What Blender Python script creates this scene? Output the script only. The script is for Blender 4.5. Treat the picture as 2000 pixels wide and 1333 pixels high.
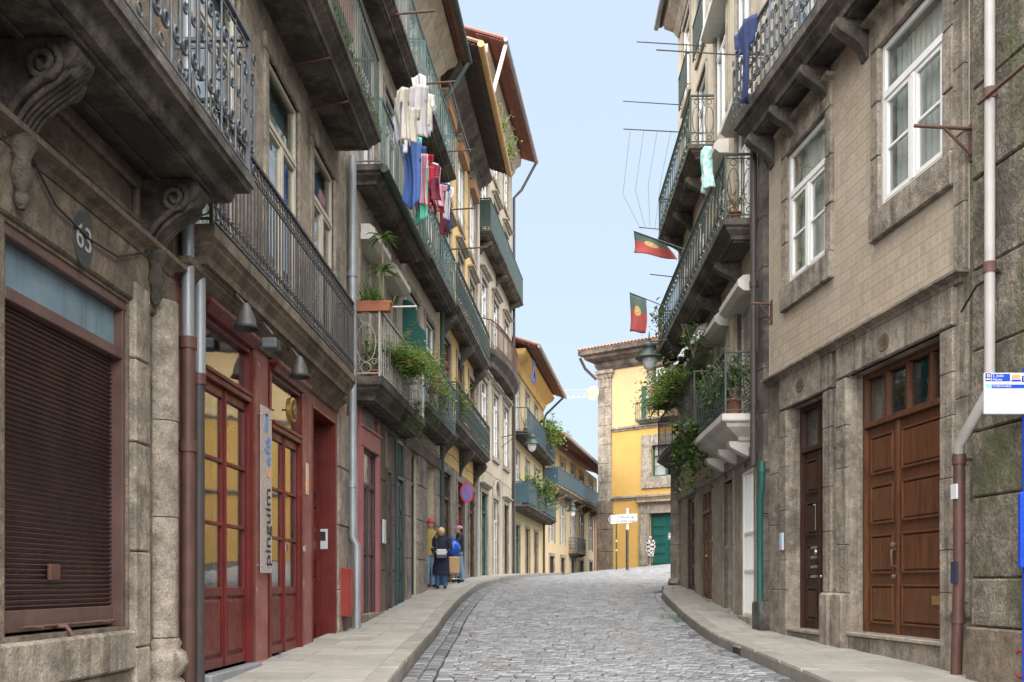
import bpy, math, random
import numpy as np
from mathutils import Vector, Matrix

for o in list(bpy.data.objects):
    bpy.data.objects.remove(o)
R = math.radians
rng = random.Random(7)
SC = bpy.context.scene
COL = SC.collection
# ------------------------------------------------------------------ camera, sky, sun, exposure
FPX, CX, HY, CZ = 1900.0, 1000.0, 1140.0, 1.6      # focal length and horizon in photo pixels, eye height
cam_d = bpy.data.cameras.new('camera')
cam = bpy.data.objects.new('camera', cam_d); COL.objects.link(cam)
cam.location = (0, 0, CZ); cam.rotation_euler = (R(90), 0, 0)
cam_d.sensor_width = 36; cam_d.lens = FPX / 2000 * 36
cam_d.shift_y = (HY - 666.5) / 2000
cam_d.clip_end = 2000; cam_d.clip_start = 0.05
SC.camera = cam
w = bpy.data.worlds.new('World'); SC.world = w; w.use_nodes = True
nt = w.node_tree; nt.nodes.clear()
sky = nt.nodes.new('ShaderNodeTexSky'); sky.sky_type = 'NISHITA'; sky.sun_disc = False
sky.sun_elevation = R(58); sky.sun_rotation = R(165); sky.air_density = 1.0; sky.dust_density = 2.2; sky.ozone_density = 1.6
bg = nt.nodes.new('ShaderNodeBackground'); bg.inputs['Strength'].default_value = 0.047
mixn = nt.nodes.new('ShaderNodeMix'); mixn.data_type = 'RGBA'; mixn.inputs[0].default_value = 0.74
mixn.inputs[7].default_value = (4.95, 5.95, 7.05, 1)          # even thin cloud veil over the whole sky
nt.links.new(sky.outputs[0], mixn.inputs[6]); nt.links.new(mixn.outputs[2], bg.inputs[0])
wo = nt.nodes.new('ShaderNodeOutputWorld'); nt.links.new(bg.outputs[0], wo.inputs[0])
sd = bpy.data.lights.new('sun', 'SUN'); sd.energy = 4.8; sd.angle = R(120); sd.color = (1, 0.965, 0.91)
sun = bpy.data.objects.new('sun', sd); COL.objects.link(sun)
sun.rotation_euler = (R(32), 0, R(-15)); sun.location = (0, -5, 40)
SC.view_settings.view_transform = 'Standard'; SC.view_settings.look = 'None'
SC.view_settings.gamma = 1; SC.view_settings.exposure = 1.85
SC.render.resolution_x = 1024; SC.render.resolution_y = 682

# ------------------------------------------------------------------ materials
MATS = {}
def mat(name, c1, c2=None, scale=2.0, rough=.8, bump=.25, bscale=45, streak=0, stain=(.05, .043, .036), blotch=0,
        metallic=0, spec=.35, vary=0, speck=0, moss=0, chip=None, chipamt=.0, grain=None, mott=0):
    if name in MATS: return MATS[name]
    m = bpy.data.materials.new(name); m.use_nodes = True; MATS[name] = m
    n, l = m.node_tree.nodes, m.node_tree.links
    b = n['Principled BSDF']
    b.inputs['Metallic'].default_value = metallic; b.inputs['Specular IOR Level'].default_value = spec
    geo = n.new('ShaderNodeNewGeometry')
    def noise(sc, vec=None, detail=4, rg=.6):
        t = n.new('ShaderNodeTexNoise'); t.inputs['Scale'].default_value = sc; t.inputs['Detail'].default_value = detail
        t.inputs['Roughness'].default_value = rg
        l.new(vec or geo.outputs['Position'], t.inputs['Vector']); return t.outputs['Fac']
    def ramp(fac, a, bb):
        r = n.new('ShaderNodeMapRange'); r.inputs[1].default_value = a; r.inputs[2].default_value = bb
        l.new(fac, r.inputs[0]); return r.outputs[0]
    def mix(fac, A, B, k=1.0, mode='MIX'):
        x = n.new('ShaderNodeMix'); x.data_type = 'RGBA'; x.blend_type = mode
        if fac is None: x.inputs[0].default_value = k
        elif k != 1.0:
            q = n.new('ShaderNodeMath'); q.operation = 'MULTIPLY'; q.inputs[1].default_value = k; l.new(fac, q.inputs[0]); l.new(q.outputs[0], x.inputs[0])
        else: l.new(fac, x.inputs[0])
        for i, v in ((6, A), (7, B)):
            if isinstance(v, tuple): x.inputs[i].default_value = (*v, 1)
            else: l.new(v, x.inputs[i])
        return x.outputs[2]
    def scaled(sx, sy, sz):
        q = n.new('ShaderNodeVectorMath'); q.operation = 'MULTIPLY'; q.inputs[1].default_value = (sx, sy, sz)
        l.new(geo.outputs['Position'], q.inputs[0]); return q.outputs[0]
    c2 = c2 or tuple(x * .78 for x in c1)
    vec = scaled(*grain) if grain else None
    col = mix(ramp(noise(scale, vec), .32, .68), c1, c2)
    if speck:
        col = mix(ramp(noise(bscale * 1.6, None, 2), .35, .65), col, mix(None, col, (.02, .018, .016), .65), speck)
    if mott:
        mm = ramp(noise(7.0, None, 9, .72), .3, .7); mm.node.inputs[3].default_value = 1 - mott; mm.node.inputs[4].default_value = 1 + mott * .45
        h2_ = n.new('ShaderNodeHueSaturation'); l.new(col, h2_.inputs['Color']); l.new(mm, h2_.inputs['Value']); col = h2_.outputs[0]
    if vary:
        oi = n.new('ShaderNodeObjectInfo')
        ad = n.new('ShaderNodeMath'); ad.operation = 'ADD'; l.new(oi.outputs['Random'], ad.inputs[0]); l.new(geo.outputs['Random Per Island'], ad.inputs[1])
        fr = n.new('ShaderNodeMath'); fr.operation = 'FRACT'; l.new(ad.outputs[0], fr.inputs[0])
        hs = n.new('ShaderNodeHueSaturation'); l.new(col, hs.inputs['Color'])
        l.new(ramp(fr.outputs[0], 0, 1), hs.inputs['Value'])
        mr = hs.inputs['Value'].links[0].from_node; mr.inputs[3].default_value = 1 - vary; mr.inputs[4].default_value = 1 + vary
        col = hs.outputs[0]
    if blotch:
        col = mix(ramp(noise(scale * .45 + .35, None, 8, .75), .51, .60), col, stain, blotch)
    if streak:
        col = mix(ramp(noise(1.0, scaled(6, 6, .3), 7, .7), .51, .66), col, stain, streak)
    if moss:
        col = mix(ramp(noise(1.0, scaled(2.2, 2.2, .6), 6, .7), .5, .62), col, (.075, .095, .028), moss)
    if chip:
        col = mix(ramp(noise(5.0, scaled(1, 1, .6), 7, .75), .66 - chipamt, .69 - chipamt), col, chip)
    l.new(col, b.inputs['Base Color'])
    rr = ramp(noise(scale * 3), .3, .7); mr = rr.node; mr.inputs[3].default_value = max(.02, rough - .1); mr.inputs[4].default_value = min(1, rough + .1)
    l.new(rr, b.inputs['Roughness'])
    if bump:
        bp = n.new('ShaderNodeBump'); bp.inputs['Strength'].default_value = bump; bp.inputs['Distance'].default_value = .02
        l.new(noise(bscale, vec, 5, .65), bp.inputs['Height'])
        if mott:
            b2 = n.new('ShaderNodeBump'); b2.inputs['Strength'].default_value = min(1, mott * 1.3); b2.inputs['Distance'].default_value = .05
            l.new(noise(6.0, None, 6, .6), b2.inputs['Height']); l.new(b2.outputs[0], bp.inputs['Normal'])
        l.new(bp.outputs[0], b.inputs['Normal'])
    return m

GR = mat('granite_brown', (.27, .215, .16), (.145, .112, .082), 1.6, .85, .5, 38, .55, blotch=.5, speck=.6, mott=.5)
GR2 = mat('granite_warm', (.44, .38, .31), (.28, .235, .19), 1.7, .85, .5, 40, .6, blotch=.5, speck=.6, mott=.5)
GRD = mat('granite_soot', (.20, .175, .15), (.07, .06, .052), 1.2, .9, .45, 30, .3, stain=(.025, .022, .02), blotch=.75, speck=.4, mott=.5)
GRM = mat('granite_mossy', (.36, .31, .25), (.19, .16, .13), 1.5, .95, 1.2, 22, .75, blotch=.65, speck=.7, moss=.65, mott=.6)
GRL = mat('granite_light', (.47, .42, .35), (.34, .30, .25), 1.5, .85, .3, 40, .35, stain=(.12, .10, .085), blotch=.4, speck=.5, mott=.35)
PLR = mat('plaster_cream', (.52, .45, .35), (.43, .37, .28), 1.0, .9, .15, 20, .5, stain=(.18, .15, .11), blotch=.35, mott=.2)
PLG = mat('plaster_grey', (.44, .40, .35), (.33, .30, .26), 1.0, .9, .2, 20, .5, stain=(.14, .12, .10), blotch=.4, mott=.25)
PLY = mat('plaster_ochre', (.72, .47, .17), (.64, .42, .17), .8, .9, .12, 20, .3, stain=(.32, .23, .12), blotch=.15)
PLYB = mat('plaster_yellow_bright', (.48, .295, .08), (.42, .255, .075), .5, .9, .08, 20, .3, stain=(.32, .21, .09), blotch=.2, mott=.12)
PLYP = mat('plaster_yellow_pale', (.50, .37, .19), (.45, .33, .175), .5, .9, .08, 20, .3, stain=(.36, .27, .15), blotch=.2, mott=.12)
PKW = mat('painted_wall_red', (.30, .135, .12), (.22, .075, .066), 2.5, .75, .35, 25, .5, stain=(.17, .075, .06), blotch=.3, chip=(.50, .42, .36), chipamt=.035)
RED = mat('red_paint', (.125, .016, .014), (.085, .011, .010), 3, .38, .12, 18, .2, stain=(.09, .018, .014), chip=(.42, .24, .20), chipamt=-.02)
REDB = mat('red_box_paint', (.26, .035, .025), None, 3, .4, .05)
PINK = mat('mauve_paint', (.33, .105, .125), (.26, .085, .10), 3, .5, .15, 20, .4, stain=(.12, .05, .055))
BRN = mat('brown_metal_paint', (.125, .073, .063), (.085, .05, .044), 3, .36, .12, 30, .4, stain=(.05, .025, .02))
BRNP = mat('brown_pipe_paint', (.115, .052, .042), (.065, .034, .03), 3, .5, .2, 25, .5, stain=(.045, .03, .026))
BLU = mat('weathered_blue_board', (.17, .245, .295), (.12, .175, .215), 3, .6, .1, 20, .5, stain=(.075, .09, .10))
WD = mat('varnished_wood', (.135, .052, .022), (.065, .025, .012), 2.5, .42, .15, 14, .35, stain=(.05, .02, .01), grain=(9, 9, .9))
WDD = mat('dark_wood', (.055, .024, .015), (.032, .015, .010), 2.5, .42, .15, 14, .2, stain=(.02, .01, .007), grain=(9, 9, .9))
IRON = mat('black_iron', (.035, .036, .038), (.055, .05, .047), 9, .5, .2, 60, spec=.5)
IRONG = mat('grey_iron', (.10, .115, .13), (.06, .068, .078), 6, .42, .2, 60, spec=.5)
IRGN = mat('green_iron', (.03, .058, .050), (.045, .055, .05), 6, .5, .2, 60, spec=.45)
IRTL = mat('teal_iron', (.13, .19, .185), (.08, .13, .13), 5, .55, .2, 60, .3)
IRWH = mat('pale_iron', (.42, .42, .40), (.28, .26, .24), 6, .55, .2, 60, .3, stain=(.16, .1, .07))
IRBR = mat('rusty_iron', (.14, .075, .055), (.09, .05, .04), 8, .7, .3, 60)
IRBL = mat('blue_iron', (.045, .095, .125), (.035, .075, .10), 5, .5, .15, 60)
GSH = mat('green_sheet', (.04, .075, .062), (.055, .075, .065), 2, .6, .1, 30, .4)
GRNW = mat('green_wood', (.008, .085, .075), (.006, .062, .055), 2, .45, .1, 20, .2, stain=(.005, .035, .03), grain=(8, 8, 1))
WHT = mat('white_paint', (.80, .80, .79), (.74, .74, .73), 2, .4, .05, 20, .12, stain=(.5, .48, .44))
WHO = mat('old_white_paint', (.62, .60, .56), (.52, .50, .46), 2, .55, .12, 25, .35, stain=(.3, .27, .23))
BOXW = mat('shutter_box_cream', (.60, .585, .54), (.50, .48, .44), 2, .6, .06, 20, .35, stain=(.3, .28, .24))
SLAT = mat('shutter_slat_grey', (.46, .435, .39), (.40, .375, .335), 3, .6, .05, 20, .25, stain=(.25, .22, .19))
ZINC = mat('zinc_pipe', (.30, .32, .345), (.23, .245, .265), 3, .45, .1, 30, .3, stain=(.13, .135, .14), metallic=.3)
PIPW = mat('pale_pipe', (.42, .40, .385), (.35, .33, .32), 3, .5, .08, 30, .3, stain=(.3, .26, .22))
PIPG = mat('green_pipe', (.02, .105, .09), (.018, .08, .07), 3, .45, .1, 30, .3, stain=(.03, .08, .07))
PIPD = mat('dark_pipe', (.045, .04, .04), (.06, .05, .047), 4, .5, .15, 30, .3)
TERR = mat('terracotta', (.34, .125, .065), (.27, .10, .055), 3, .75, .2, 30, .3, stain=(.16, .09, .06))
ROOF = mat('roof_tile', (.40, .17, .10), (.28, .12, .08), 4, .85, .3, 25, .3, vary=.25, blotch=.3, stain=(.12, .10, .08))
ROOFB = mat('eave_board', (.25, .105, .08), (.17, .075, .06), 2, .8, .2, 25, .4, vary=.35, mott=.3)
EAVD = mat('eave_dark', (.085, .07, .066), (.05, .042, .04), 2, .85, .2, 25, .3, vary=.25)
BAMB = mat('ochre_gutter', (.56, .36, .15), (.46, .28, .12), 3, .6, .1, 25, .25, stain=(.25, .17, .09))
STN = mat('sett_stone', (.17, .178, .196), (.115, .111, .109), 3, .42, .1, 40, vary=.42, speck=.2, spec=.55, blotch=.3, stain=(.11, .10, .09))
MORT = mat('road_bed', (.03, .027, .024), (.055, .05, .043), 6, .95, .5, 60)
PAV = mat('paving_slab', (.345, .325, .29), (.265, .25, .225), 2.2, .8, .25, 55, vary=.10, blotch=.3, stain=(.23, .21, .18), speck=.3)
KRB = mat('kerb_granite', (.33, .31, .275), (.24, .225, .20), 3, .8, .35, 50, vary=.10, blotch=.35, stain=(.17, .15, .125), speck=.45)
GND = mat('earth', (.16, .14, .12), (.11, .10, .085), 1, .95, .3)
DARK = mat('interior_dark', (.022, .02, .018), (.014, .013, .012), 2, .9, 0)  # shade of unlit rooms put into the colour of panels behind openings
CURT = mat('curtain_white', (.74, .73, .69), (.66, .65, .62), 3, .9, .1, 25)
CURY = mat('blind_cream', (.70, .62, .46), (.63, .56, .42), 3, .9, .05, 25)
BTR = mat('transom_blue_paint', (.19, .33, .38), (.14, .25, .30), 2, .35, .05)
LEAF = mat('leaf_green', (.12, .20, .045), (.065, .135, .03), 6, .55, .1, vary=.5)
LEAFD = mat('leaf_dark', (.07, .14, .04), (.045, .10, .03), 6, .55, .1, vary=.35)
FERN = mat('fern_green', (.20, .30, .06), (.12, .21, .04), 5, .6, .1, vary=.5)
DRYL = mat('dry_leaf', (.34, .28, .12), (.26, .21, .09), 5, .7, .1, vary=.3)
BARK = mat('stem_bark', (.26, .21, .14), (.18, .14, .095), 9, .9, .3)
def leafy_light(*ms):
    for m in ms:
        n, l = m.node_tree.nodes, m.node_tree.links; b_ = n['Principled BSDF']; t_ = n.new('ShaderNodeBsdfTranslucent'); x_ = n.new('ShaderNodeMixShader'); x_.inputs[0].default_value = .4
        l.new(b_.inputs['Base Color'].links[0].from_socket, t_.inputs[0]); l.new(b_.outputs[0], x_.inputs[1]); l.new(t_.outputs[0], x_.inputs[2]); l.new(x_.outputs[0], n['Material Output'].inputs[0])
leafy_light(LEAF, LEAFD, FERN, DRYL)
SKIN = mat('skin', (.50, .30, .22), (.46, .27, .19), 6, .6, .05)
def flat(name, c, rough=.6, metallic=0): return mat(name, c, tuple(x * .88 for x in c), 4, rough, .06, 40, metallic=metallic)
CHROME = flat('steel', (.55, .55, .55), .3, .9); BRASS = flat('brass', (.55, .36, .12), .35, .8)
BLACK = flat('black_plastic', (.02, .02, .022), .5); INK = flat('ink_black', (.015, .015, .017), .6)
SBLUE = flat('sign_blue', (.01, .06, .48), .4); SWHT = flat('sign_white', (.60, .62, .65), .35); SLBL = flat('sign_light_blue', (.25, .6, .85), .4)
SORG = flat('sign_orange', (.85, .33, .12), .5); SGRY = flat('sign_grey', (.5, .52, .55), .4)
def glass_mat(name, tint, opac, rough=.02):
    m = bpy.data.materials.new(name); m.use_nodes = True; n, l = m.node_tree.nodes, m.node_tree.links
    n.clear(); o = n.new('ShaderNodeOutputMaterial'); g = n.new('ShaderNodeBsdfGlossy'); g.inputs['Roughness'].default_value = rough
    t = n.new('ShaderNodeBsdfTransparent'); t.inputs[0].default_value = (*tint, 1)
    lw_ = n.new('ShaderNodeLayerWeight'); lw_.inputs['Blend'].default_value = .5
    pw = n.new('ShaderNodeMath'); pw.operation = 'POWER'; pw.inputs[1].default_value = 4.0; l.new(lw_.outputs['Facing'], pw.inputs[0])
    fr = n.new('ShaderNodeMath'); fr.operation = 'MULTIPLY'; fr.inputs[1].default_value = .8; l.new(pw.outputs[0], fr.inputs[0])
    ad = n.new('ShaderNodeMath'); ad.operation = 'ADD'; ad.inputs[1].default_value = opac; ad.use_clamp = True; l.new(fr.outputs[0], ad.inputs[0])
    geo = n.new('ShaderNodeNewGeometry'); ns = n.new('ShaderNodeTexNoise'); ns.inputs['Scale'].default_value = 2.5; l.new(geo.outputs['Position'], ns.inputs['Vector'])
    bp = n.new('ShaderNodeBump'); bp.inputs['Strength'].default_value = .06; bp.inputs['Distance'].default_value = .02; l.new(ns.outputs['Fac'], bp.inputs['Height']); l.new(bp.outputs[0], g.inputs['Normal'])
    mx = n.new('ShaderNodeMixShader'); l.new(ad.outputs[0], mx.inputs[0]); l.new(t.outputs[0], mx.inputs[1]); l.new(g.outputs[0], mx.inputs[2]); l.new(mx.outputs[0], o.inputs[0])
    return m
GLASS = glass_mat('window_glass', (.86, .89, .89), .07)
PLEX = flat('clear_acrylic', (.62, .60, .60), .25)
PLEX.node_tree.nodes['Principled BSDF'].inputs['Alpha'].default_value = .42
SHEET = glass_mat('plastic_sheeting', (.93, .95, .97), .25, .3)

# ------------------------------------------------------------------ frames and mesh building
class T:
    """a thing: an Empty at its base; s = side on which d points (local y = s*d), zb = world height of the base"""
    def __init__(self, name, label, cat, loc, rot=0, s=1, group=None, zb=0.0, kind=None):
        o = bpy.data.objects.new(name, None); COL.objects.link(o); o.location = loc; o.rotation_euler = (0, 0, rot)
        o.empty_display_size = .2
        o['label'] = label; o['category'] = cat
        if group: o['group'] = group
        if kind: o['kind'] = kind
        self.o = o; self.s = s; self.zb = zb
class B(T):
    """a building front between two plan points; u runs along it, d outward to the street, z is world height"""
    def __init__(self, name, label, P0, P1, side, zb, cat='house', group=None):
        self.P0 = Vector(P0); self.P1 = Vector(P1); e = (self.P1 - self.P0); self.L = e.length; e.normalize(); self.e = e
        self.n = Vector((e.y, -e.x)) if side == 'L' else Vector((-e.y, e.x))
        super().__init__(name, label, cat, (P0[0], P0[1], zb), math.atan2(e.y, e.x), -1 if side == 'L' else 1, group, zb)
    def u(self, px, d=0):
        k = (px - CX) / FPX; q = self.P0 + self.n * d
        return (k * q.y - q.x) / (self.e.x - k * self.e.y)
    def z(self, px, py, d=0):
        y = (self.P0 + self.n * d + self.e * self.u(px, d)).y
        return (HY - py) / FPX * y + CZ
    def uy(self, y): return (y - self.P0.y) / self.e.y
    def w(self, u, d, z):
        p = self.P0 + self.e * u + self.n * d; return Vector((p.x, p.y, z))

def link(o, parent=None):
    COL.objects.link(o)
    if parent is not None: o.parent = parent
    return o
class MB:
    def __init__(self): self.v = []; self.f = []; self.sm = []
    def add(self, vs, fs, smooth=False):
        k = len(self.v); self.v += [tuple(p) for p in vs]
        for f in fs: self.f.append(tuple(i + k for i in f)); self.sm.append(smooth)
        return self
    def box(self, u0, u1, d0, d1, z0, z1):
        u0, u1 = min(u0, u1), max(u0, u1); d0, d1 = min(d0, d1), max(d0, d1); z0, z1 = min(z0, z1), max(z0, z1)
        return self.add([(u, d, z) for z in (z0, z1) for d in (d0, d1) for u in (u0, u1)],
                        [(0, 2, 3, 1), (4, 5, 7, 6), (0, 1, 5, 4), (2, 6, 7, 3), (0, 4, 6, 2), (1, 3, 7, 5)])
    def quad(self, a, b, c, d): return self.add([a, b, c, d], [(0, 1, 2, 3)])
    def prism(self, prof, u0, u1):            # profile [(d, z)], extruded along u
        n = len(prof); vs = [(u, d, z) for u in (u0, u1) for d, z in prof]
        return self.add(vs, [(i, (i + 1) % n, n + (i + 1) % n, n + i) for i in range(n)] + [tuple(range(n))[::-1], tuple(range(n, 2 * n))])
    def plate(self, prof, d0, d1):            # outline [(u, z)], thick along d
        n = len(prof); vs = [(u, d, z) for d in (d0, d1) for u, z in prof]
        return self.add(vs, [(i, (i + 1) % n, n + (i + 1) % n, n + i) for i in range(n)] + [tuple(range(n))[::-1], tuple(range(n, 2 * n))])
    def rings(self, rs, cap=True, smooth=False):
        n = len(rs[0]); vs = [p for r in rs for p in r]; fs = []
        for k in range(len(rs) - 1):
            fs += [(k * n + i, k * n + (i + 1) % n, (k + 1) * n + (i + 1) % n, (k + 1) * n + i) for i in range(n)]
        self.add(vs, fs, smooth)
        if cap: self.add(rs[0], [tuple(range(n))[::-1]]); self.add(rs[-1], [tuple(range(n))])
        return self
    def mould(self, u0, u1, proj, lv, back=0):   # moulded slab: levels (inset, z) from below to above
        return self.rings([[(u0 + i, back, z), (u0 + i, proj - i, z), (u1 - i, proj - i, z), (u1 - i, back, z)] for i, z in lv])
    def tube(self, pts, r, n=6, r1=None, smooth=True):
        pts = [Vector(p) for p in pts]; m = len(pts); rs = []
        t0 = (pts[1] - pts[0]).normalized(); up = Vector((0, 0, 1)) if abs(t0.z) < .9 else Vector((1, 0, 0))
        nx = t0.cross(up).normalized()
        for i, p in enumerate(pts):
            t = (pts[min(i + 1, m - 1)] - pts[max(i - 1, 0)])
            if t.length < 1e-9: t = t0
            t.normalize(); nx = (nx - t * nx.dot(t)); nx = nx.normalized() if nx.length > 1e-6 else t.orthogonal().normalized()
            ny = t.cross(nx); rr = r if r1 is None else r + (r1 - r) * i / (m - 1)
            rs.append([tuple(p + (nx * math.cos(a) + ny * math.sin(a)) * rr) for a in [2 * math.pi * k / n for k in range(n)]])
        return self.rings(rs, True, smooth)
    def lathe(self, c, prof, n=14, smooth=True):  # c (u, d), profile [(r, z)]
        return self.rings([[(c[0] + r * math.cos(2 * math.pi * k / n), c[1] + r * math.sin(2 * math.pi * k / n), z) for k in range(n)] for r, z in prof], True, smooth)
    def disc(self, c, r, d0, d1, n=20, ru=None):  # disc facing the street
        u, z = c; ru = ru or r
        return self.plate([(u + ru * math.cos(2 * math.pi * k / n), z + r * math.sin(2 * math.pi * k / n)) for k in range(n)], d0, d1)
    def ball(self, c, r, n=10, m=7, sq=(1, 1, 1)):
        rs = []
        for j in range(m + 1):
            a = -math.pi / 2 + math.pi * (j + .02 if j == 0 else j - .02 if j == m else j) / m
            rs.append([(c[0] + sq[0] * r * math.cos(a) * math.cos(2 * math.pi * k / n), c[1] + sq[1] * r * math.cos(a) * math.sin(2 * math.pi * k / n), c[2] + sq[2] * r * math.sin(a)) for k in range(n)])
        return self.rings(rs, True, True)
    def mesh(self, name, m, s=1, zb=0):
        me = bpy.data.meshes.new(name)
        me.from_pydata([(x, s * y, z - zb) for x, y, z in self.v], [], self.f if s > 0 else [f[::-1] for f in self.f])
        me.polygons.foreach_set('use_smooth', self.sm); me.materials.append(m)
        import bmesh
        bm = bmesh.new(); bm.from_mesh(me); bmesh.ops.recalc_face_normals(bm, faces=bm.faces); bm.to_mesh(me); bm.free()
        return me
    def build(self, name, m, t, parent=None, label=None, bevel=0, kind=None):
        o = bpy.data.objects.new(name, self.mesh(name, m, t.s, t.zb)); link(o, parent or t.o)
        if bevel:
            k = o.modifiers.new('bevel', 'BEVEL'); k.width = bevel; k.segments = 1; k.limit_method = 'ANGLE'
        if label: o['label'] = label
        if kind: o['kind'] = kind
        return o
def inst(name, me, t, parent, loc, rot=(0, 0, 0), sc=(1, 1, 1)):
    """a repeated piece sharing mesh data, placed at (u, d, z)"""
    o = bpy.data.objects.new(name, me); link(o, parent); o.location = (loc[0], t.s * loc[1], loc[2] - t.zb)
    o.rotation_euler = rot; o.scale = sc; return o
def text(body, size, m, t, u, d, z, parent=None, name='lettering', rotz=None, roll=0, align='CENTER'):
    c = bpy.data.curves.new(name, 'FONT'); c.body = body; c.size = size; c.align_x = align; c.align_y = 'CENTER'; c.extrude = .0015; c.resolution_u = 3
    tmp = bpy.data.objects.new(name, c); me = bpy.data.meshes.new_from_object(tmp); bpy.data.objects.remove(tmp); me.materials.clear(); me.materials.append(m)
    o = bpy.data.objects.new(name, me); link(o, parent or t.o)
    o.location = (u, t.s * d, z - t.zb)
    q = Matrix.Rotation(0 if t.s < 0 else math.pi, 3, 'Z') @ Matrix.Rotation(R(90), 3, 'X') @ Matrix.Rotation(roll, 3, 'Z')
    o.rotation_euler = q.to_euler(); return o
# ------------------------------------------------------------------ building components
def facade(b, u0, u1, z0, z1, ops, m, depth=.45, name='wall', core=7.0, coremat=None):
    """front wall with real openings and reveals; a solid body stands behind it"""
    us = sorted({u0, u1, *[x for o in ops for x in o[:2]]}); zs = sorted({z0, z1, *[x for o in ops for x in o[2:4]]})
    us = [x for x in us if u0 <= x <= u1]; zs = [x for x in zs if z0 <= x <= z1]
    mb = MB()
    for i in range(len(us) - 1):
        for j in range(len(zs) - 1):
            cu, cz = (us[i] + us[i + 1]) / 2, (zs[j] + zs[j + 1]) / 2
            if any(o[0] < cu < o[1] and o[2] < cz < o[3] for o in ops): continue
            mb.quad((us[i], 0, zs[j]), (us[i + 1], 0, zs[j]), (us[i + 1], 0, zs[j + 1]), (us[i], 0, zs[j + 1]))
    for o in ops:
        a, c, e, f = o[:4]
        for p in (((a, e), (a, f)), ((c, e), (c, f)), ((a, f), (c, f)), ((a, e), (c, e))):
            (ua, za), (ub, zb_) = p
            mb.quad((ua, 0, za), (ub, 0, zb_), (ub, -depth, zb_), (ua, -depth, za))
    for ua in (u0, u1): mb.quad((ua, 0, z0), (ua, 0, z1), (ua, -depth, z1), (ua, -depth, z0))
    mb.quad((u0, 0, z1), (u1, 0, z1), (u1, -depth, z1), (u0, -depth, z1))
    o = mb.build(name, m, b)
    MB().box(u0 + .002, u1 - .002, -core, -depth - .003, z0 - .4, z1 - .01).build('house_body', coremat or m, b)
    return o
def curtain_mesh(u0, u1, z0, z1, d, amp=.018, wl=.11, top=0):
    mb = MB(); n = max(6, int((u1 - u0) / .03)); rs = []
    for i in range(n + 1):
        u = u0 + (u1 - u0) * i / n; dd = d + amp * math.sin(2 * math.pi * (u - u0) / wl + .7 * math.sin(u * 9))
        rs.append(((u, dd, z0 + .01 * math.sin(u * 23)), (u, dd * .6 + d * .4, z1)))
    for a, c in zip(rs, rs[1:]): mb.add([a[0], c[0], c[1], a[1]], [(0, 1, 2, 3)], True)
    return mb
def window(b, u0, u1, z0, z1, m=None, d=-.08, fw=.055, cols=2, tr=.27, rows=1, cur=CURT, curfrac=1.0, parent=None, name='window', sash=True, tm=None, glass=GLASS, bar=.03, curz=1.0):
    """framed window: mullions, transom light, one pane per light, cloth behind"""
    m = m or WHT; mb = MB(); th = .05
    mb.box(u0, u0 + fw, d, d + th, z0, z1).box(u1 - fw, u1, d, d + th, z0, z1)
    mb.box(u0 + fw, u1 - fw, d, d + th, z1 - fw, z1).box(u0 + fw, u1 - fw, d, d + th, z0, z0 + fw)
    zt = z1 - (z1 - z0) * tr if tr else z1 - fw
    if tr: mb.box(u0 + fw, u1 - fw, d - .003, d + th + .02, zt - fw * .6, zt + fw * .6)
    iu0, iu1 = u0 + fw, u1 - fw; cw = (iu1 - iu0) / cols
    for c in range(1, cols): mb.box(iu0 + c * cw - fw * .55, iu0 + c * cw + fw * .55, d + .002, d + th + .012, z0 + fw, zt - fw * .6)
    o = mb.build(name, m, b, parent, bevel=.006)
    def pane(a, c, e, f, g=glass): MB().box(a, c, d + .015, d + .021, e, f).build('pane', g, b, o)
    if tr: pane(iu0, iu1, zt + fw * .6, z1 - fw, tm or glass)
    bars = MB(); nb = 0
    for c in range(cols):
        a0, a1 = iu0 + c * cw + (fw * .55 if c else 0), iu0 + (c + 1) * cw - (fw * .55 if c < cols - 1 else 0)
        if sash:
            s = fw * .7
            sm = MB().box(a0, a0 + s, d + .005, d + th + .004, z0 + fw, zt - fw * .6).box(a1 - s, a1, d + .005, d + th + .004, z0 + fw, zt - fw * .6)
            sm.box(a0 + s, a1 - s, d + .005, d + th + .004, z0 + fw, z0 + fw + s).box(a0 + s, a1 - s, d + .005, d + th + .004, zt - fw * .6 - s, zt - fw * .6)
            for k in range(1, rows):
                zz = z0 + fw + s + (zt - fw * .6 - z0 - fw - 2 * s) * k / rows; sm.box(a0 + s, a1 - s, d + .008, d + th, zz - bar / 2, zz + bar / 2)
            sm.build('sash', m, b, o); a0 += s; a1 -= s; e0, e1 = z0 + fw + s, zt - fw * .6 - s
        else: e0, e1 = z0 + fw, zt - fw * .6
        for k in range(rows):
            h = (e1 - e0) / rows; pane(a0, a1, e0 + k * h + (bar / 2 if k else 0), e0 + (k + 1) * h - (bar / 2 if k < rows - 1 else 0))
    if cur:
        curtain_mesh(u0 + fw, u0 + fw + (u1 - u0 - 2 * fw) * curfrac, z0 + .05, z0 + (z1 - z0) * curz - .02, d - .10).build('curtain', cur, b, o)
    MB().box(u0, u1, -.447, -.43, z0, z1).build('room_shade_panel', DARK, b, o)  # near-black panel added behind the glass to stand for room shade
    return o
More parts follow.
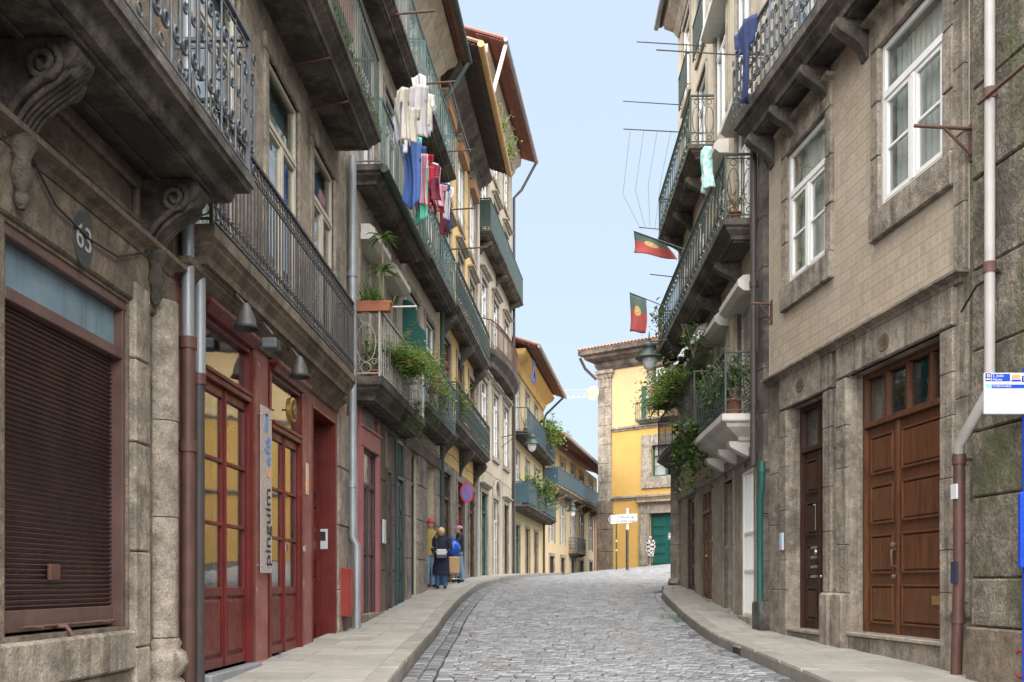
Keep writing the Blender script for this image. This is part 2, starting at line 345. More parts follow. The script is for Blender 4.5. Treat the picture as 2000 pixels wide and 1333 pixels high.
def surround(b, u0, u1, z0, z1, wd=.2, pr=.05, m=GR2, sill=True, lint=None, blocks=1, cap=False, jambs=True):
    zl = z1 + (lint or wd)
    if jambs:
        for a, c in ((u0 - wd, u0), (u1, u1 + wd)):
            for k in range(blocks):
                h = (z1 - z0) / blocks
                MB().box(a, c, -.1, pr + (.004 if k % 2 else 0), z0 + k * h + .004, z0 + (k + 1) * h - .004).build('jamb_stone', m, b, bevel=.012)
    MB().box(u0 - wd, u1 + wd, -.1, pr + .006, z1, zl).build('lintel', m, b, bevel=.012)
    if cap: MB().mould(u0 - wd - .08, u1 + wd + .08, pr + .16, [(.1, zl), (.09, zl + .04), (.03, zl + .08), (0, zl + .09), (0, zl + .14)]).build('window_cornice', m, b)
    if sill: MB().box(u0 - wd, u1 + wd, -.1, pr + .03, z0 - wd, z0).build('sill', m, b, bevel=.012)
def panel_door(b, u0, u1, z0, z1, m, d=-.13, leaves=2, rows=((.05, .25), (.29, .49), (.53, .73), (.77, .96)), split=.5, name='door', handle=CHROME, tr=None, trm=None, trn=2, frame=.06, label=None):
    """panelled leaves with raised mouldings; optional glazed transom above"""
    fr = MB().box(u0, u0 + frame, d - .02, d + .08, z0, z1).box(u1 - frame, u1, d - .02, d + .08, z0, z1).box(u0 + frame, u1 - frame, d - .02, d + .08, z1 - frame, z1)
    zd = z1 - frame
    if tr:
        zd = tr; fr.box(u0 + frame, u1 - frame, d - .02, d + .1, tr, tr + .07)
        iw = (u1 - u0 - 2 * frame) / trn
        for k in range(1, trn): fr.box(u0 + frame + k * iw - .03, u0 + frame + k * iw + .03, d - .01, d + .07, tr + .07, z1 - frame)
    o = fr.build(name, m, b, bevel=.006, label=label)
    if tr:
        for k in range(trn):
            MB().box(u0 + frame + k * iw + (.03 if k else 0), u0 + frame + (k + 1) * iw - (.03 if k < trn - 1 else 0), d + .01, d + .02, tr + .07, z1 - frame).build('pane', GLASS, b, o)
        MB().box(u0, u1, -.447, -.435, tr, z1).build('room_shade_panel', DARK, b, o)
    iu0, iu1 = u0 + frame, u1 - frame; cuts = [iu0, iu1] if leaves == 1 else [iu0, iu0 + (iu1 - iu0) * split, iu1]
    H = zd - z0
    for a, c in zip(cuts, cuts[1:]):
        a += .004; c -= .004
        lf = MB().box(a, c, d - .01, d + .03, z0, zd - .004).build('door_leaf', m, b, o)
        mg = min(.1, (c - a) * .2)
        for r0, r1 in rows:
            e0, e1 = z0 + H * r0, z0 + H * r1; a0, c0 = a + mg, c - mg; t = .028
            p = MB().box(a0, c0, d + .028, d + .062, e0, e0 + t).box(a0, c0, d + .028, d + .062, e1 - t, e1).box(a0, a0 + t, d + .028, d + .062, e0 + t, e1 - t).box(c0 - t, c0, d + .028, d + .062, e0 + t, e1 - t)
            q = .055
            if c0 - a0 > 2.6 * q: p.rings([[(a0 + t, d + .031, e0 + t), (c0 - t, d + .031, e0 + t), (c0 - t, d + .031, e1 - t), (a0 + t, d + .031, e1 - t)], [(a0 + q, d + .055, e0 + q), (c0 - q, d + .055, e0 + q), (c0 - q, d + .055, e1 - q), (a0 + q, d + .055, e1 - q)]])
            p.build('door_panel', m, b, o, bevel=.005)
    if handle:
        hu = cuts[1] if leaves == 2 else iu1 - .1
        MB().ball((hu + .06, d + .075, z0 + H * .5), .035).tube([(hu + .06, d + .03, z0 + H * .5), (hu + .06, d + .07, z0 + H * .5)], .015).build('handle', handle, b, o)
    return o
def spiral(c, r0, r1, a0, turns, n=18):
    return [(c[0] + (r0 + (r1 - r0) * i / n) * math.cos(a0 + turns * 2 * math.pi * i / n), 0, c[1] + (r0 + (r1 - r0) * i / n) * math.sin(a0 + turns * 2 * math.pi * i / n)) for i in range(n + 1)]
def ring_pts(c, r, rz=None, n=14): rz = rz or r; return [(c[0] + r * math.cos(2 * math.pi * i / n), 0, c[1] + rz * math.sin(2 * math.pi * i / n)) for i in range(n + 1)]
UNITS = {}
def unit(style, h, sp, m):
    """one repeated piece of a railing (shared by all its copies)"""
    key = (style, round(h, 2), round(sp, 3), m.name)
    if key in UNITS: return UNITS[key]
    mb = MB(); r = .008
    if style == 'bars': mb.tube([(0, 0, .0), (0, 0, h)], .0085, 5)
    elif style == 'rings':
        mb.tube([(0, 0, .0), (0, 0, h)], .010, 5)
        for c in (.09, h - .09): mb.tube(ring_pts((sp / 2, c), sp * .42, None, 8), .008, 4)
        mb.ball((0, 0, .17), .018, 6, 4).ball((0, 0, h - .17), .018, 6, 4)
    elif style == 'scroll':
        mb.tube([(0, 0, 0), (0, 0, h)], .011, 5)
        for sg in (1, -1):
            w_ = sp * .25
            mb.tube([(sg * (sp / 2 - w_ * .1), 0, h * .5)] + [(sg * x, y, z) for x, y, z in spiral((sp * .28, h * .74), sp * .22, sp * .05, -.6, 1.4)], .013, 5)
            mb.tube([(sg * (sp / 2 - w_ * .1), 0, h * .5)] + [(sg * x, y, z) for x, y, z in spiral((sp * .28, h * .24), sp * .22, sp * .05, .6, -1.4)], .013, 5)
            mb.tube([(sg * x, y, z) for x, y, z in spiral((sp * .25, h * .49), sp * .16, sp * .04, 2.2, 1.3)], .009, 4)
        mb.tube(ring_pts((sp / 2, h * .93), sp * .12), .008, 4); mb.tube(ring_pts((sp / 2, h * .07), sp * .12), .008, 4)
    elif style == 'oval':
        mb.tube([(0, 0, 0), (0, 0, h)], .009, 5)
        mb.tube(ring_pts((sp / 2, h * .48), sp * .36, h * .30, 18), .008, 4)
        mb.tube(ring_pts((sp / 2, h * .88), sp * .2), .008, 4); mb.tube(ring_pts((sp / 2, h * .09), sp * .18), .008, 4)
        for sg in (1, -1): mb.tube([(sp / 2 + sg * x, y, z) for x, y, z in spiral((sp * .32, h * .18), sp * .14, sp * .04, 0, 1.2, 10)], .007, 4)
    elif style == 'sheet':
        n = 8
        for k in range(n):
            mb.box(sp * k / n, sp * (k + .62) / n, -.004, .008, .03, h - .03)
        mb.box(0, sp, -.012, -.004, .03, h - .03)
    me = mb.mesh('baluster', m); UNITS[key] = me; return me
def railing(b, u0, u1, z, proj, h, style, sp, m, ends=(1, 1), back=.02, parent=None, top=.022, endstyle=None):
    rl = MB(); q = proj - .04
    n = max(2, round((u1 - u0 - .08) / sp)); s2 = (u1 - u0 - .08) / n
    for zz, t in ((z + h, top), (z + .06, .013)) + (((z + h - .19, .009), (z + .2, .009)) if style == 'rings' else ()) + (((z + h * .985 - .05, .009),) if style in ('oval', 'scroll') else ()):
        rl.box(u0 + .04 - t, u1 - .04 + t, q - t, q + t, zz - t * .7, zz + t * .7)
        for k, uu in enumerate((u0 + .04, u1 - .04)):
            if ends[k]: rl.box(uu - t, uu + t, back, q - t - .001, zz - t * .7, zz + t * .7)
    for k, uu in enumerate((u0 + .04, u1 - .04)): rl.box(uu - .016, uu + .016, q - .016, q + .016, z, z + h + .02)
    o = rl.build('railing', m, b, parent)
    me = unit(style, h - .075, s2, m); nm = 'rail_panel' if style in ('oval', 'sheet') else 'baluster'
    for k in range(n if style in ('oval', 'sheet') else n + 1):
        inst(nm, me, b, o, (u0 + .04 + k * s2, q, z + .06))
    es = endstyle or style; nm = 'rail_panel' if es in ('oval', 'sheet') else 'baluster'
    ne = max(1, round(q / (s2 if es == style else q))); s3 = q / ne; me2 = unit(es, h - .075, s3, m)
    for k, uu in enumerate((u0 + .04, u1 - .04)):
        if ends[k]:
            for j in range(ne): inst(nm, me2, b, o, (uu, .0 + j * s3, z + .06), (0, 0, b.s * R(90)))
    return o
def corbel(b, uc, wd, proj, zt, h, m, name='corbel', fancy=False):
    pr = []
    for i in range(13):
        t = i / 12; pr.append((proj * (1 - t) ** 1.5 * (1 + .22 * math.sin(t * math.pi * 2)) + .03, zt - .06 - h * t))
    mb = MB().prism([(-.02, zt), (proj * 1.02, zt), (proj * 1.02, zt - .06)] + pr + [(-.02, zt - h - .06)], uc - wd / 2, uc + wd / 2)
    o = mb.build(name, m, b, bevel=.01)
    if fancy:
        r = h * .2
        v = MB()
        for sg in (-1, 1):
            us = uc + sg * (wd / 2 + .02)
            v.tube([(us, proj * .62 + x, zt - h * .30 + z) for x, _, z in spiral((0, 0), r, r * .15, 1.2, -1.8, 26)], .026, 6)
            v.tube([(us, d_, z_ + .02) for d_, z_ in pr[4:]], .026, 6)
        v.ball((uc, proj * .78, zt - h * .26), r * .95, 10, 7, (wd / r * .42, 1, 1))
        v.build('volute', m, b, o)
        a = MB()
        for k in range(-2, 3): a.tube([(uc + k * wd * .19, d_ + .03, z_) for d_, z_ in pr[3:11]], .024, 6, .014)
        a.build('acanthus_leaf', m, b, o)
        MB().lathe((uc, .07), [(.02, zt - h - .42), (.05, zt - h - .36), (.035, zt - h - .3), (.075, zt - h - .22), (.05, zt - h - .12), (.09, zt - h - .04), (.08, zt - h + .02)], 10).build('pendant', m, b, o)
    return o
def balcony(b, u0, u1, zb, zt, proj, h, style, sp, ms, mr, ends=(1, 1), corb=(), cb=(.2, .35), under=None, soff=True, endstyle=None):
    t = zt - zb; i = min(.16, proj * .3)
    MB().mould(u0, u1, proj, [(i, zb), (i * .92, zb + t * .2), (i * .35, zb + t * .45), (i * .3, zb + t * .55), (.012, zb + t * .62), (0, zb + t * .66), (0, zt)]).build('balcony_slab', ms, b)
    if soff:                                             # sunk soffit frame below
        mm = MB(); e = .07
        mm.box(u0 + i + .05, u1 - i - .05, proj - i - e - .04, proj - i - .04, zb - .03, zb + .002).box(u0 + i + .05, u0 + i + .05 + e, .0, proj - i - e - .041, zb - .03, zb + .002).box(u1 - i - .05 - e, u1 - i - .05, .0, proj - i - e - .041, zb - .03, zb + .002)
        mm.build('soffit_moulding', ms, b, bevel=.008)
    for c in corb: corbel(b, c, cb[0], proj * .82, zb - .004, cb[1], ms)
    return railing(b, u0, u1, zt, proj, h, style, sp, mr, ends, endstyle=endstyle)
def pipe(t, pts, r, m, name='downpipe', collars=(), cm=None, parent=None, n=10):
    o = MB().tube(pts, r, n).build(name, m, t, parent)
    for c in collars:
        MB().tube([(c[0], c[1], c[2] - .05), (c[0], c[1], c[2] + .05)], r * 1.22, n).build('pipe_collar', cm or m, t, o)
        MB().box(c[0] - .012, c[0] + .012, -.02, c[1], c[2] - .012, c[2] + .012).build('pipe_bracket', cm or m, t, o)
    return o
def roller(b, u0, u1, z0, z1, m=SLAT, d=-.12, pitch=.055, name='roller_shutter', nmax=60):
    o = MB().box(u0, u0 + .035, d - .03, d + .04, z0, z1).box(u1 - .035, u1, d - .03, d + .04, z0, z1).box(u0 + .035, u1 - .035, d - .012, d + .012, z0, z0 + .06).build(name, m, b)
    n = min(nmax, int((z1 - z0 - .06) / pitch)); p = (z1 - z0 - .06) / n
    mb = MB(); mb.prism([(-.012, 0), (.006, .1 * p), (.016, .35 * p), (.016, .6 * p), (.004, .93 * p), (-.012, .94 * p)], 0, u1 - u0 - .07)
    me = mb.mesh('slat', m, b.s)
    for k in range(n): inst('slat', me, b, o, (u0 + .035, d, z0 + .06 + k * p))
    MB().box(u0, u1, -.447, -.43, z0, z1).build('room_shade_panel', DARK, b, o)
    return o
def shutter_box(b, u0, u1, z0, m=BOXW, d=.03, w_=.24, h=.26, em=None):
    o = MB().prism([(-.1, z0), (d + w_ * .6, z0), (d + w_, z0 + h * .3), (d + w_, z0 + h * .72), (d + w_ * .62, z0 + h), (-.1, z0 + h)], u0, u1).build('shutter_box', m, b)
    if em: MB().box(u0 + .01, u1 - .01, d, d + w_ * .55, z0 - .5, z0).build('awning_cloth', em, b, o)
    return o
def number_plate(b, u, z, body, rx, rz, m=BLACK, tm=SWHT, size=.15, d=.0):
    o = MB().disc((u, z), rz, d, d + .012, 24, rx).build('number_plate', m, b)
    text(body, size, tm, b, u, d + .016, z, o, 'number'); return o
def tile_roof(b, u0, u1, z, over, rise, run, m=ROOF, sp=.24, boards=ROOFB, nb=None, gutter=None, gr=.07, under=True, hip=0.0):
    """sloping roof with tile rows at the eave, boarded underside, optional gutter"""
    k = rise / run
    o = MB().prism([(over, z + .02), (over, z + .06), (-run, z + .06 + k * (run + over)), (-run, z + .02 + k * (run + over))], u0, u1).build('roof', boards if under else m, b)
    n = int((u1 - u0) / sp); s2 = (u1 - u0) / n; L = run + over
    mb = MB(); rs = []
    for a in [math.pi * q / 5 for q in range(6)]: rs.append((s2 * .5 - s2 * .46 * math.cos(a), s2 * .34 * math.sin(a)))
    pr = rs + [(x * .8 + s2 * .1, y - .02) for x, y in rs[::-1]]
    vs = [(x, over + .07 - t * (L + .07), z + .06 + y + k * t * (L + .07)) for t in (0, 1) for x, y in pr]; nn = len(pr)
    mb.add(vs, [(i, (i + 1) % nn, nn + (i + 1) % nn, nn + i) for i in range(nn)] + [tuple(range(nn)), tuple(range(nn, 2 * nn))])
    me = mb.mesh('roof_tile', m, b.s, 0)
    for i in range(n): inst('roof_tile', me, b, o, (u0 + i * s2, 0, 0))
    if under:
        nb = nb or int(over / .12); w_ = over / nb; bm_ = MB()
        bm_.box(u0 + .01, u1 - .01, .006, w_ - .006, -.015, .0); me2 = bm_.mesh('eave_board', boards, b.s, 0)
        for i in range(nb):
            q = inst('eave_board', me2, b, o, (0, i * w_, z - .028 + k * (over - (i + .5) * w_)))
            q.rotation_euler = (0, 0, 0)
    if gutter: MB().tube([(u0 - .05, over + .03, z + .0), (u1 + .05, over + .03, z + .0)], gr, 8).build('gutter', gutter, b, o)
    return o
# ------------------------------------------------------------------ plants and cloth
def blade(mb, p, az, el, L, w_, droop, n=4):
    pts = []; q = Vector(p); dirv = Vector((math.cos(az) * math.cos(el), math.sin(az) * math.cos(el), math.sin(el))); side = Vector((-math.sin(az), math.cos(az), 0))
    for i in range(n + 1):
        t = i / n; ww = w_ * (math.sin(math.pi * min(1, .12 + .88 * t)) ** .7 if t < 1 else .02)
        pts.append((q + side * ww / 2, q - side * ww / 2)); q = q + dirv * L / n; dirv = (dirv + Vector((0, 0, -droop / n))).normalized()
    for a, c in zip(pts, pts[1:]): mb.add([a[0], a[1], c[1], c[0]], [(0, 1, 2, 3)])
def frond(mb, p, az, el, L, droop, lw=.07, n=9):
    q = Vector(p); dirv = Vector((math.cos(az) * math.cos(el), math.sin(az) * math.cos(el), math.sin(el)))
    for i in range(n):
        for sg in (-1, 1): blade(mb, q, az + sg * (1.1 + rng.uniform(-.2, .2)), rng.uniform(-.5, .2), lw * (1.3 - .9 * i / n) * rng.uniform(.8, 1.25), .018 + lw * .13, .6, 2)
        q = q + dirv * L / n; dirv = (dirv + Vector((0, 0, -droop / n))).normalized()
def leafy(mb, c, rad, n, ls=.06):
    for _ in range(n):
        v = Vector((rng.gauss(0, .5), rng.gauss(0, .5), rng.gauss(0, .5)))
        p = (c[0] + v.x * rad[0], c[1] + v.y * rad[1], c[2] + v.z * rad[2])
        blade(mb, p, rng.uniform(0, 6.28), rng.uniform(-.6, .9), ls * rng.uniform(.6, 1.5), ls * rng.uniform(.4, .7), 1.0, 2)
def plant(name, label, t, u, d, z, kind, size=.4, pot='pot', group=None, m=None, n=60, wide=None, cat='plant'):
    """a potted plant standing or hanging at (u, d, z) of a building front"""
    p = t.w(u, d, z); x = T(name, label, cat, p, 0, 1, group)
    zt = 0
    if pot == 'pot':
        r = size * .19; MB().lathe((0, 0), [(r * .7, 0), (r, r * 1.5), (r * 1.12, r * 1.5), (r * 1.12, r * 1.75), (r * .95, r * 1.75), (r * .9, r * 1.55)], 12).build('pot', TERR, x); zt = r * 1.6
    elif pot == 'box':
        ww = wide or .6; MB().rings([[(-ww / 2 * k, -.08 * k, zz), (ww / 2 * k, -.08 * k, zz), (ww / 2 * k, .08 * k, zz), (-ww / 2 * k, .08 * k, zz)] for k, zz in ((.92, 0), (1, .13), (1.04, .13), (1.04, .165), (.95, .165), (.93, .14))]).build('planter_box', TERR, x)
        x.o.rotation_euler = (0, 0, math.atan2(t.n.y, t.n.x)); zt = .14
    st = MB(); lf = MB(); dry = MB()
    if kind == 'leafy':
        for k in range(5): a = rng.uniform(0, 6.28); st.tube([(0, 0, zt - .05), (math.cos(a) * size * .15, math.sin(a) * size * .15, zt + size * .5)], .008, 5)
        leafy(lf, (0, 0, zt + size * .55), (size * .42, size * .42, size * .5), int(n * 1.2), size * .17); leafy(lf, (0, 0, zt + size * .5), (size * .5, size * .4, size * .55), int(n * .9), size * .09); leafy(dry, (0, 0, zt + size * .5), (size * .45, size * .42, size * .5), n // 4, size * .12)
        for k in range(7): a = rng.uniform(0, 6.28); st.tube([(0, 0, zt), (math.cos(a) * size * .25, math.sin(a) * size * .25, zt + size * .6), (math.cos(a) * size * .45, math.sin(a) * size * .45, zt + size * rng.uniform(.7, 1.2))], .007, 4)
    elif kind == 'fern':
        for k in range(n): frond(dry if k % 9 == 0 else lf, (rng.uniform(-.1, .1) * size, rng.uniform(-.1, .1) * size, zt), rng.uniform(0, 6.28), rng.uniform(.2, 1.2), size * rng.uniform(.7, 1.3), rng.uniform(1.2, 2.6), size * .16)
    elif kind == 'yucca':
        st.tube([(0, 0, 0), (0, 0, zt + size * .35)], .03, 6)
        for k in range(n): blade(lf, (0, 0, zt + size * .35), rng.uniform(0, 6.28), rng.uniform(-.3, 1.5), size * rng.uniform(.6, 1), .045, .5, 3)
    elif kind == 'trail':
        for k in range(n):
            a = rng.uniform(-.3, .3); q = Vector((a * size, rng.uniform(-.06, .06), zt))
            L = int(rng.uniform(4, 12))
            for j in range(L):
                leafy(lf, q, (.05, .05, .05), 3, size * .09); q += Vector((rng.uniform(-.03, .03), rng.uniform(-.02, .02), -size * .1))
    elif kind == 'grassy':
        for k in range(n): blade(lf, (rng.gauss(0, .25) * size, rng.gauss(0, .12) * size, zt), rng.uniform(0, 6.28), rng.uniform(.7, 1.5), size * rng.uniform(.5, 1.1), .02 + size * .02, rng.uniform(.6, 2.2), 4)
    elif kind == 'whorl':       # tall bare stem with tufts
        for k, hh in enumerate((1.0, .62)):
            for j in range(n // 2): blade(lf, (0, 0, zt + size * hh), rng.uniform(0, 6.28), rng.uniform(-.2, .7), size * .24, .05, 1.6, 3)
        st.tube([(0, 0, 0), (.02, .01, zt + size * .5), (0, 0, zt + size)], .016, 6)
    if st.v: st.build('stem', BARK, x)
    lf.build('foliage', m or LEAF, x)
    if dry.v: dry.build('dry_foliage', DRYL, x)
    return x
def garment(name, label, t, u, d, z, wd, h, shape, m, cat, group, ang=0.0, m2=None):
    """cloth hanging from its top edge, with folds"""
    p = t.w(u, d, z); x = bpy.data.objects.new(name, None); bpy.data.objects.remove(x)
    n, k = 22, 18; vs = []; fs = []; ph = rng.uniform(0, 6)
    def inside(a, c):
        if shape == 'towel': return True
        if shape == 'shirt': return (abs(a) < .55) or (c < .38 and abs(a) < 1.0 - .2 * c)
        if shape == 'trousers': return c < .3 and abs(a) < .8 or (.12 < abs(a) < .85)
        return True
    for j in range(k + 1):
        for i in range(n + 1):
            a = -1 + 2 * i / n; c = j / k; nar = 1 - .25 * c + .10 * math.sin(c * 6 + ph)
            vs.append((a * wd / 2 * nar + .02 * math.sin(5 * c + ph), (.05 * math.sin(a * 4 + ph + c * 1.9) + .022 * math.sin(a * 11 + ph + c * 2.5) + .012 * math.sin(a * 23 + ph * 2 - c * 4)) * (.35 + .8 * c), -h * c - .05 * h * math.sin(a * 2.6 + ph) * c - .07 * abs(a) * (c < .3)))
    for j in range(k):
        for i in range(n):
            if inside(-1 + 2 * (i + .5) / n, (j + .5) / k): q = j * (n + 1) + i; fs.append((q, q + 1, q + n + 2, q + n + 1))
    me = bpy.data.meshes.new(name); me.from_pydata(vs, [], fs); me.materials.append(m)
    me.polygons.foreach_set('use_smooth', [True] * len(fs))
    o = bpy.data.objects.new(name, me); link(o); o.location = p; o.rotation_euler = (0, 0, math.atan2(t.e.y, t.e.x) + ang)
    sm = o.modifiers.new('thickness', 'SOLIDIFY'); sm.thickness = .003
    o['label'] = label; o['category'] = cat; o['group'] = group
    return o
# ------------------------------------------------------------------ ground, road, pavements
YS = np.array([-12, 0, 9, 15.7, 20, 25, 33, 42, 55, 80, 130.]); HS = np.array([-2.4, -1.6, -.95, -.74, -.40, -.04, .24, .46, .58, .66, .7]) + CZ
_yy = np.linspace(-12, 130, 1421); _hh = np.interp(_yy, YS, HS)
_k = np.exp(-np.linspace(-2, 2, 41) ** 2); _k /= _k.sum(); _hh = np.convolve(np.pad(_hh, 20, 'edge'), _k, 'valid')
def gh(x, y):
    s = np.clip((y - 36) / 22, 0, 1); s = s * s * (3 - 2 * s)
    return float(np.interp(y, _yy, _hh) + .093 * (np.clip(x, -3, 12) - 2) * s)
def plin(pts):
    a = np.array(pts); return lambda y: float(np.interp(y, a[:, 0], a[:, 1]))
WLP = [(0, -3.246), (16.0, -2.657), (20.6, -2.31), (25.3, -1.904), (33, -1.216), (42, 0), (53.4, 1.74)]
wallL = plin(WLP)
WRP = [(0, 5.68), (15.64, 4.03), (25.4, 4.34)]
wallR = plin(WRP)
kerbL = plin([(-5, -1.3), (9.2, -1.19), (14, -1.25), (18, -1.24), (21.5, -1.13), (25, -.93), (28, -.72), (33, -.2), (38, .45), (42, 1.1), (54, 2.9)])
kerbR = plin([(-5, 3.2), (9.1, 3.06), (14.2, 3.06), (18, 3.2), (21, 3.38), (23, 3.55), (24.5, 3.85)])
def sheet(name, xs, ys, dz, m, kind='structure'):
    vs = [(x, y, gh(x, y) + dz) for y in ys for x in xs]; n = len(xs)
    fs = [(j * n + i, j * n + i + 1, (j + 1) * n + i + 1, (j + 1) * n + i) for j in range(len(ys) - 1) for i in range(n - 1)]
    me = bpy.data.meshes.new(name); me.from_pydata(vs, [], fs); me.materials.append(m); me.polygons.foreach_set('use_smooth', [True] * len(fs))
    o = bpy.data.objects.new(name, me); link(o); o['kind'] = kind; return o
sheet('ground', [-400, -120, -30, -8, 0, 6, 12, 30, 120, 400], [-12, 0, 10, 20, 30, 40, 50, 60, 80, 130, 300, 900], -.5, GND)
road = sheet('road', [x * .5 for x in range(-7, 29)], [y * .75 for y in range(-12, 120)], -.17, MORT)
# granite setts: rows across the street
def sett(mb_v, mb_f, cx, cy, lx, ly, ang, dz):
    ca, sa = math.cos(ang), math.sin(ang); k = len(mb_v); i = .2 * min(lx, ly)
    for (fx, ii, zz) in ((1, 0, -.09), (1, 0, -.022), (1, i, 0)):
        for sx, sy in ((-1, -1), (1, -1), (1, 1), (-1, 1)):
            x = sx * (lx / 2 - ii); y = sy * (ly / 2 - ii); X = cx + x * ca - y * sa; Y = cy + x * sa + y * ca
            mb_v.append((X, Y, gh(X, Y) - .115 + zz + dz + rng.uniform(-.0012, .0012)))
    for a in (0, 4):
        for q in range(4): mb_f.append((k + a + q, k + a + (q + 1) % 4, k + a + 4 + (q + 1) % 4, k + a + 4 + q))
    mb_f.append((k + 8, k + 9, k + 10, k + 11))
setts = []
y = 7.6
while y < 62:
    f = 1 if y < 30 else (1.25 if y < 45 else 1.7)
    ly = rng.uniform(.10, .125) * f
    xl = kerbL(y) + .36; xr = (kerbR(y) - .34) if y < 24.2 else min(3.2 + (y - 24.2) * 1.0, 10.5)
    x = xl + rng.uniform(0, .02)
    while x < xr:
        lx = rng.uniform(.14, .24) * f
        yy_ = y + .10 * math.sin((x - xl) / max(xr - xl, 1) * math.pi) + .012 * math.sin(x * 1.1 + y * .7)
        setts.append((x + lx / 2, yy_ + rng.uniform(-.005, .005) * f, lx - .02 * f, ly - .028 * f, rng.uniform(-.025, .025) + .10 * math.pi / max(xr - xl, 1) * math.cos((x - xl) / max(xr - xl, 1) * math.pi), rng.uniform(-.006, .006)))
        x += lx
    y += ly
for side in (0, 1):                                   # gutter courses laid along the kerbs
    for c in range(2):
        y = 7.6
        while y < (52 if side == 0 else 24):
            ln = rng.uniform(.2, .42); k = kerbL if side == 0 else kerbR
            off = (.10 + c * .17) * (1 if side == 0 else -1); s_ = (k(y + ln) - k(y)) / ln
            setts.append((k(y + ln / 2) + off, y + ln / 2, .162, ln - .02, -math.atan(s_), -.012 + rng.uniform(-.005, .005))); y += ln
def seen_px(q):
    px = CX + FPX * q[0] / q[1]; py = HY - FPX * (gh(q[0], q[1]) - .115 - CZ) / q[1]
    return -20 < px < 2020 and py < 1345
vis = sorted([q for q in setts if seen_px(q)], key=lambda q: q[1]); near = set(vis[:290])
mv, mf = [], []
for q in setts:
    if q not in near: sett(mv, mf, *q)
me = bpy.data.meshes.new('sett_field'); me.from_pydata(mv, [], mf); me.materials.append(STN)
so = bpy.data.objects.new('sett_paving', me); link(so, road); so['kind'] = 'stuff'
for q in vis[:290]:
    v, f = [], []; sett(v, f, *q); c = Vector((q[0], q[1], gh(q[0], q[1]) - .2))
    me = bpy.data.meshes.new('sett'); me.from_pydata([tuple(Vector(p) - c) for p in v], [], f); me.materials.append(STN)
    o = bpy.data.objects.new('sett', me); link(o, road); o.location = c
def stone(name, quad, parent, m, th=.12, inset=.01, dz=0.0):
    """a paving stone with worn edges: quad = 4 plan corners"""
    c = Vector((sum(p[0] for p in quad) / 4, sum(p[1] for p in quad) / 4)); vs = []; j = rng.uniform(-.003, .003) + dz
    for k, zz in ((1, -th), (1, -inset), (None, 0)):
        for p in quad:
            q = Vector(p); dd = (c - q); 
            if k is None: q = q + dd.normalized() * inset * 1.4
            else: q = q + dd.normalized() * .005
            vs.append((q.x, q.y, gh(q.x, q.y) + zz + j))
    fs = [(a + i, a + (i + 1) % 4, a + 4 + (i + 1) % 4, a + 4 + i) for a in (0, 4) for i in range(4)] + [(8, 9, 10, 11)]
    o3 = Vector((c.x, c.y, gh(c.x, c.y) - th)); me = bpy.data.meshes.new(name); me.from_pydata([tuple(Vector(v) - o3) for v in vs], [], fs); me.materials.append(m)
    o = bpy.data.objects.new(name, me); link(o, parent); o.location = o3; return o
def strip(name, fa, fb, y0, y1, dz, m):
    ys = [y0 + (y1 - y0) * i / 60 for i in range(61)]; vs = []
    for y in ys:
        for x in (fa(y), fb(y)): vs.append((x, y, gh(x, y) + dz))
    me = bpy.data.meshes.new(name); me.from_pydata(vs, [], [(2 * i, 2 * i + 1, 2 * i + 3, 2 * i + 2) for i in range(60)]); me.materials.append(m)
    o = bpy.data.objects.new(name, me); link(o); o['kind'] = 'structure'; return o
KW = .24
pavL = strip('pavement_left', lambda y: wallL(y) - .3, lambda y: kerbL(y) - .03, -2, 53, -.055, MORT)
pavR = strip('pavement_right', lambda y: kerbR(y) + .03, lambda y: wallR(y) + .3, -2, 25.2, -.055, MORT)
for par, ka, wa, sg, y1 in ((pavL, kerbL, wallL, -1, 53), (pavR, kerbR, wallR, 1, 25.0)):
    y = 3.0
    while y < y1:
        ln = rng.uniform(.8, 1.3); e = min(y + ln, y1)
        stone('kerb_stone', [(ka(y), y), (ka(y) + sg * KW, y), (ka(e) + sg * KW, e), (ka(e), e)] if sg > 0 else [(ka(y) - KW, y), (ka(y), y), (ka(e), e), (ka(e) - KW, e)], par, KRB, .2, .03, .006); y = e
    y = 3.0; r = 0
    while y < y1:
        ln = rng.uniform(.42, .62) if y < 28 else rng.uniform(.8, 1.1); e = min(y + ln, y1); r += 1
        cuts = [0, .38, 1] if r % 2 else [0, .66, 1]
        if y > 28: cuts = [0, 1]
        for a, c in zip(cuts, cuts[1:]):
            X = lambda t, yy: ka(yy) + sg * KW + (wa(yy) + sg * .12 - ka(yy) - sg * KW) * t
            q = [(X(a, y), y), (X(c, y), y), (X(c, e), e), (X(a, e), e)]
            if sg < 0: q = q[::-1]
            stone('paving_slab', q, par, PAV, .05, .009)
        y = e
# ------------------------------------------------------------------ left side of the street
PL = lambda y: (wallL(y), y)
E = CZ                                            # heights below are written relative to the eye: E + h
# ---- house 63: granite front with brown roller shutter
b = B('granite_house', 'dark granite house with brown roller shutter, number 63 and heavy scroll balcony', PL(1.5), PL(8.42), 'L', gh(-3, 2) - .1)
su0, su1 = b.u(8), b.u(250)
sz0, sz1 = E - .33, E + 2.17
lw0, lw1 = b.uy(3.2), b.uy(4.6)
facade(b, 0, b.L, b.zb - .3, E + 15, [(su0, su1, sz0, sz1), (lw0, lw1, E - .7, E + 2.2), (b.uy(6.0), b.uy(7.4), E + 3.5, E + 6.3)], GR)
window(b, b.uy(6.0), b.uy(7.4), E + 3.5, E + 6.3, WHO, rows=2); surround(b, b.uy(6.0), b.uy(7.4), E + 3.5, E + 6.3, .22, .05, GR, False)
panel_door(b, lw0, lw1, E - .9, E + 2.2, WDD)
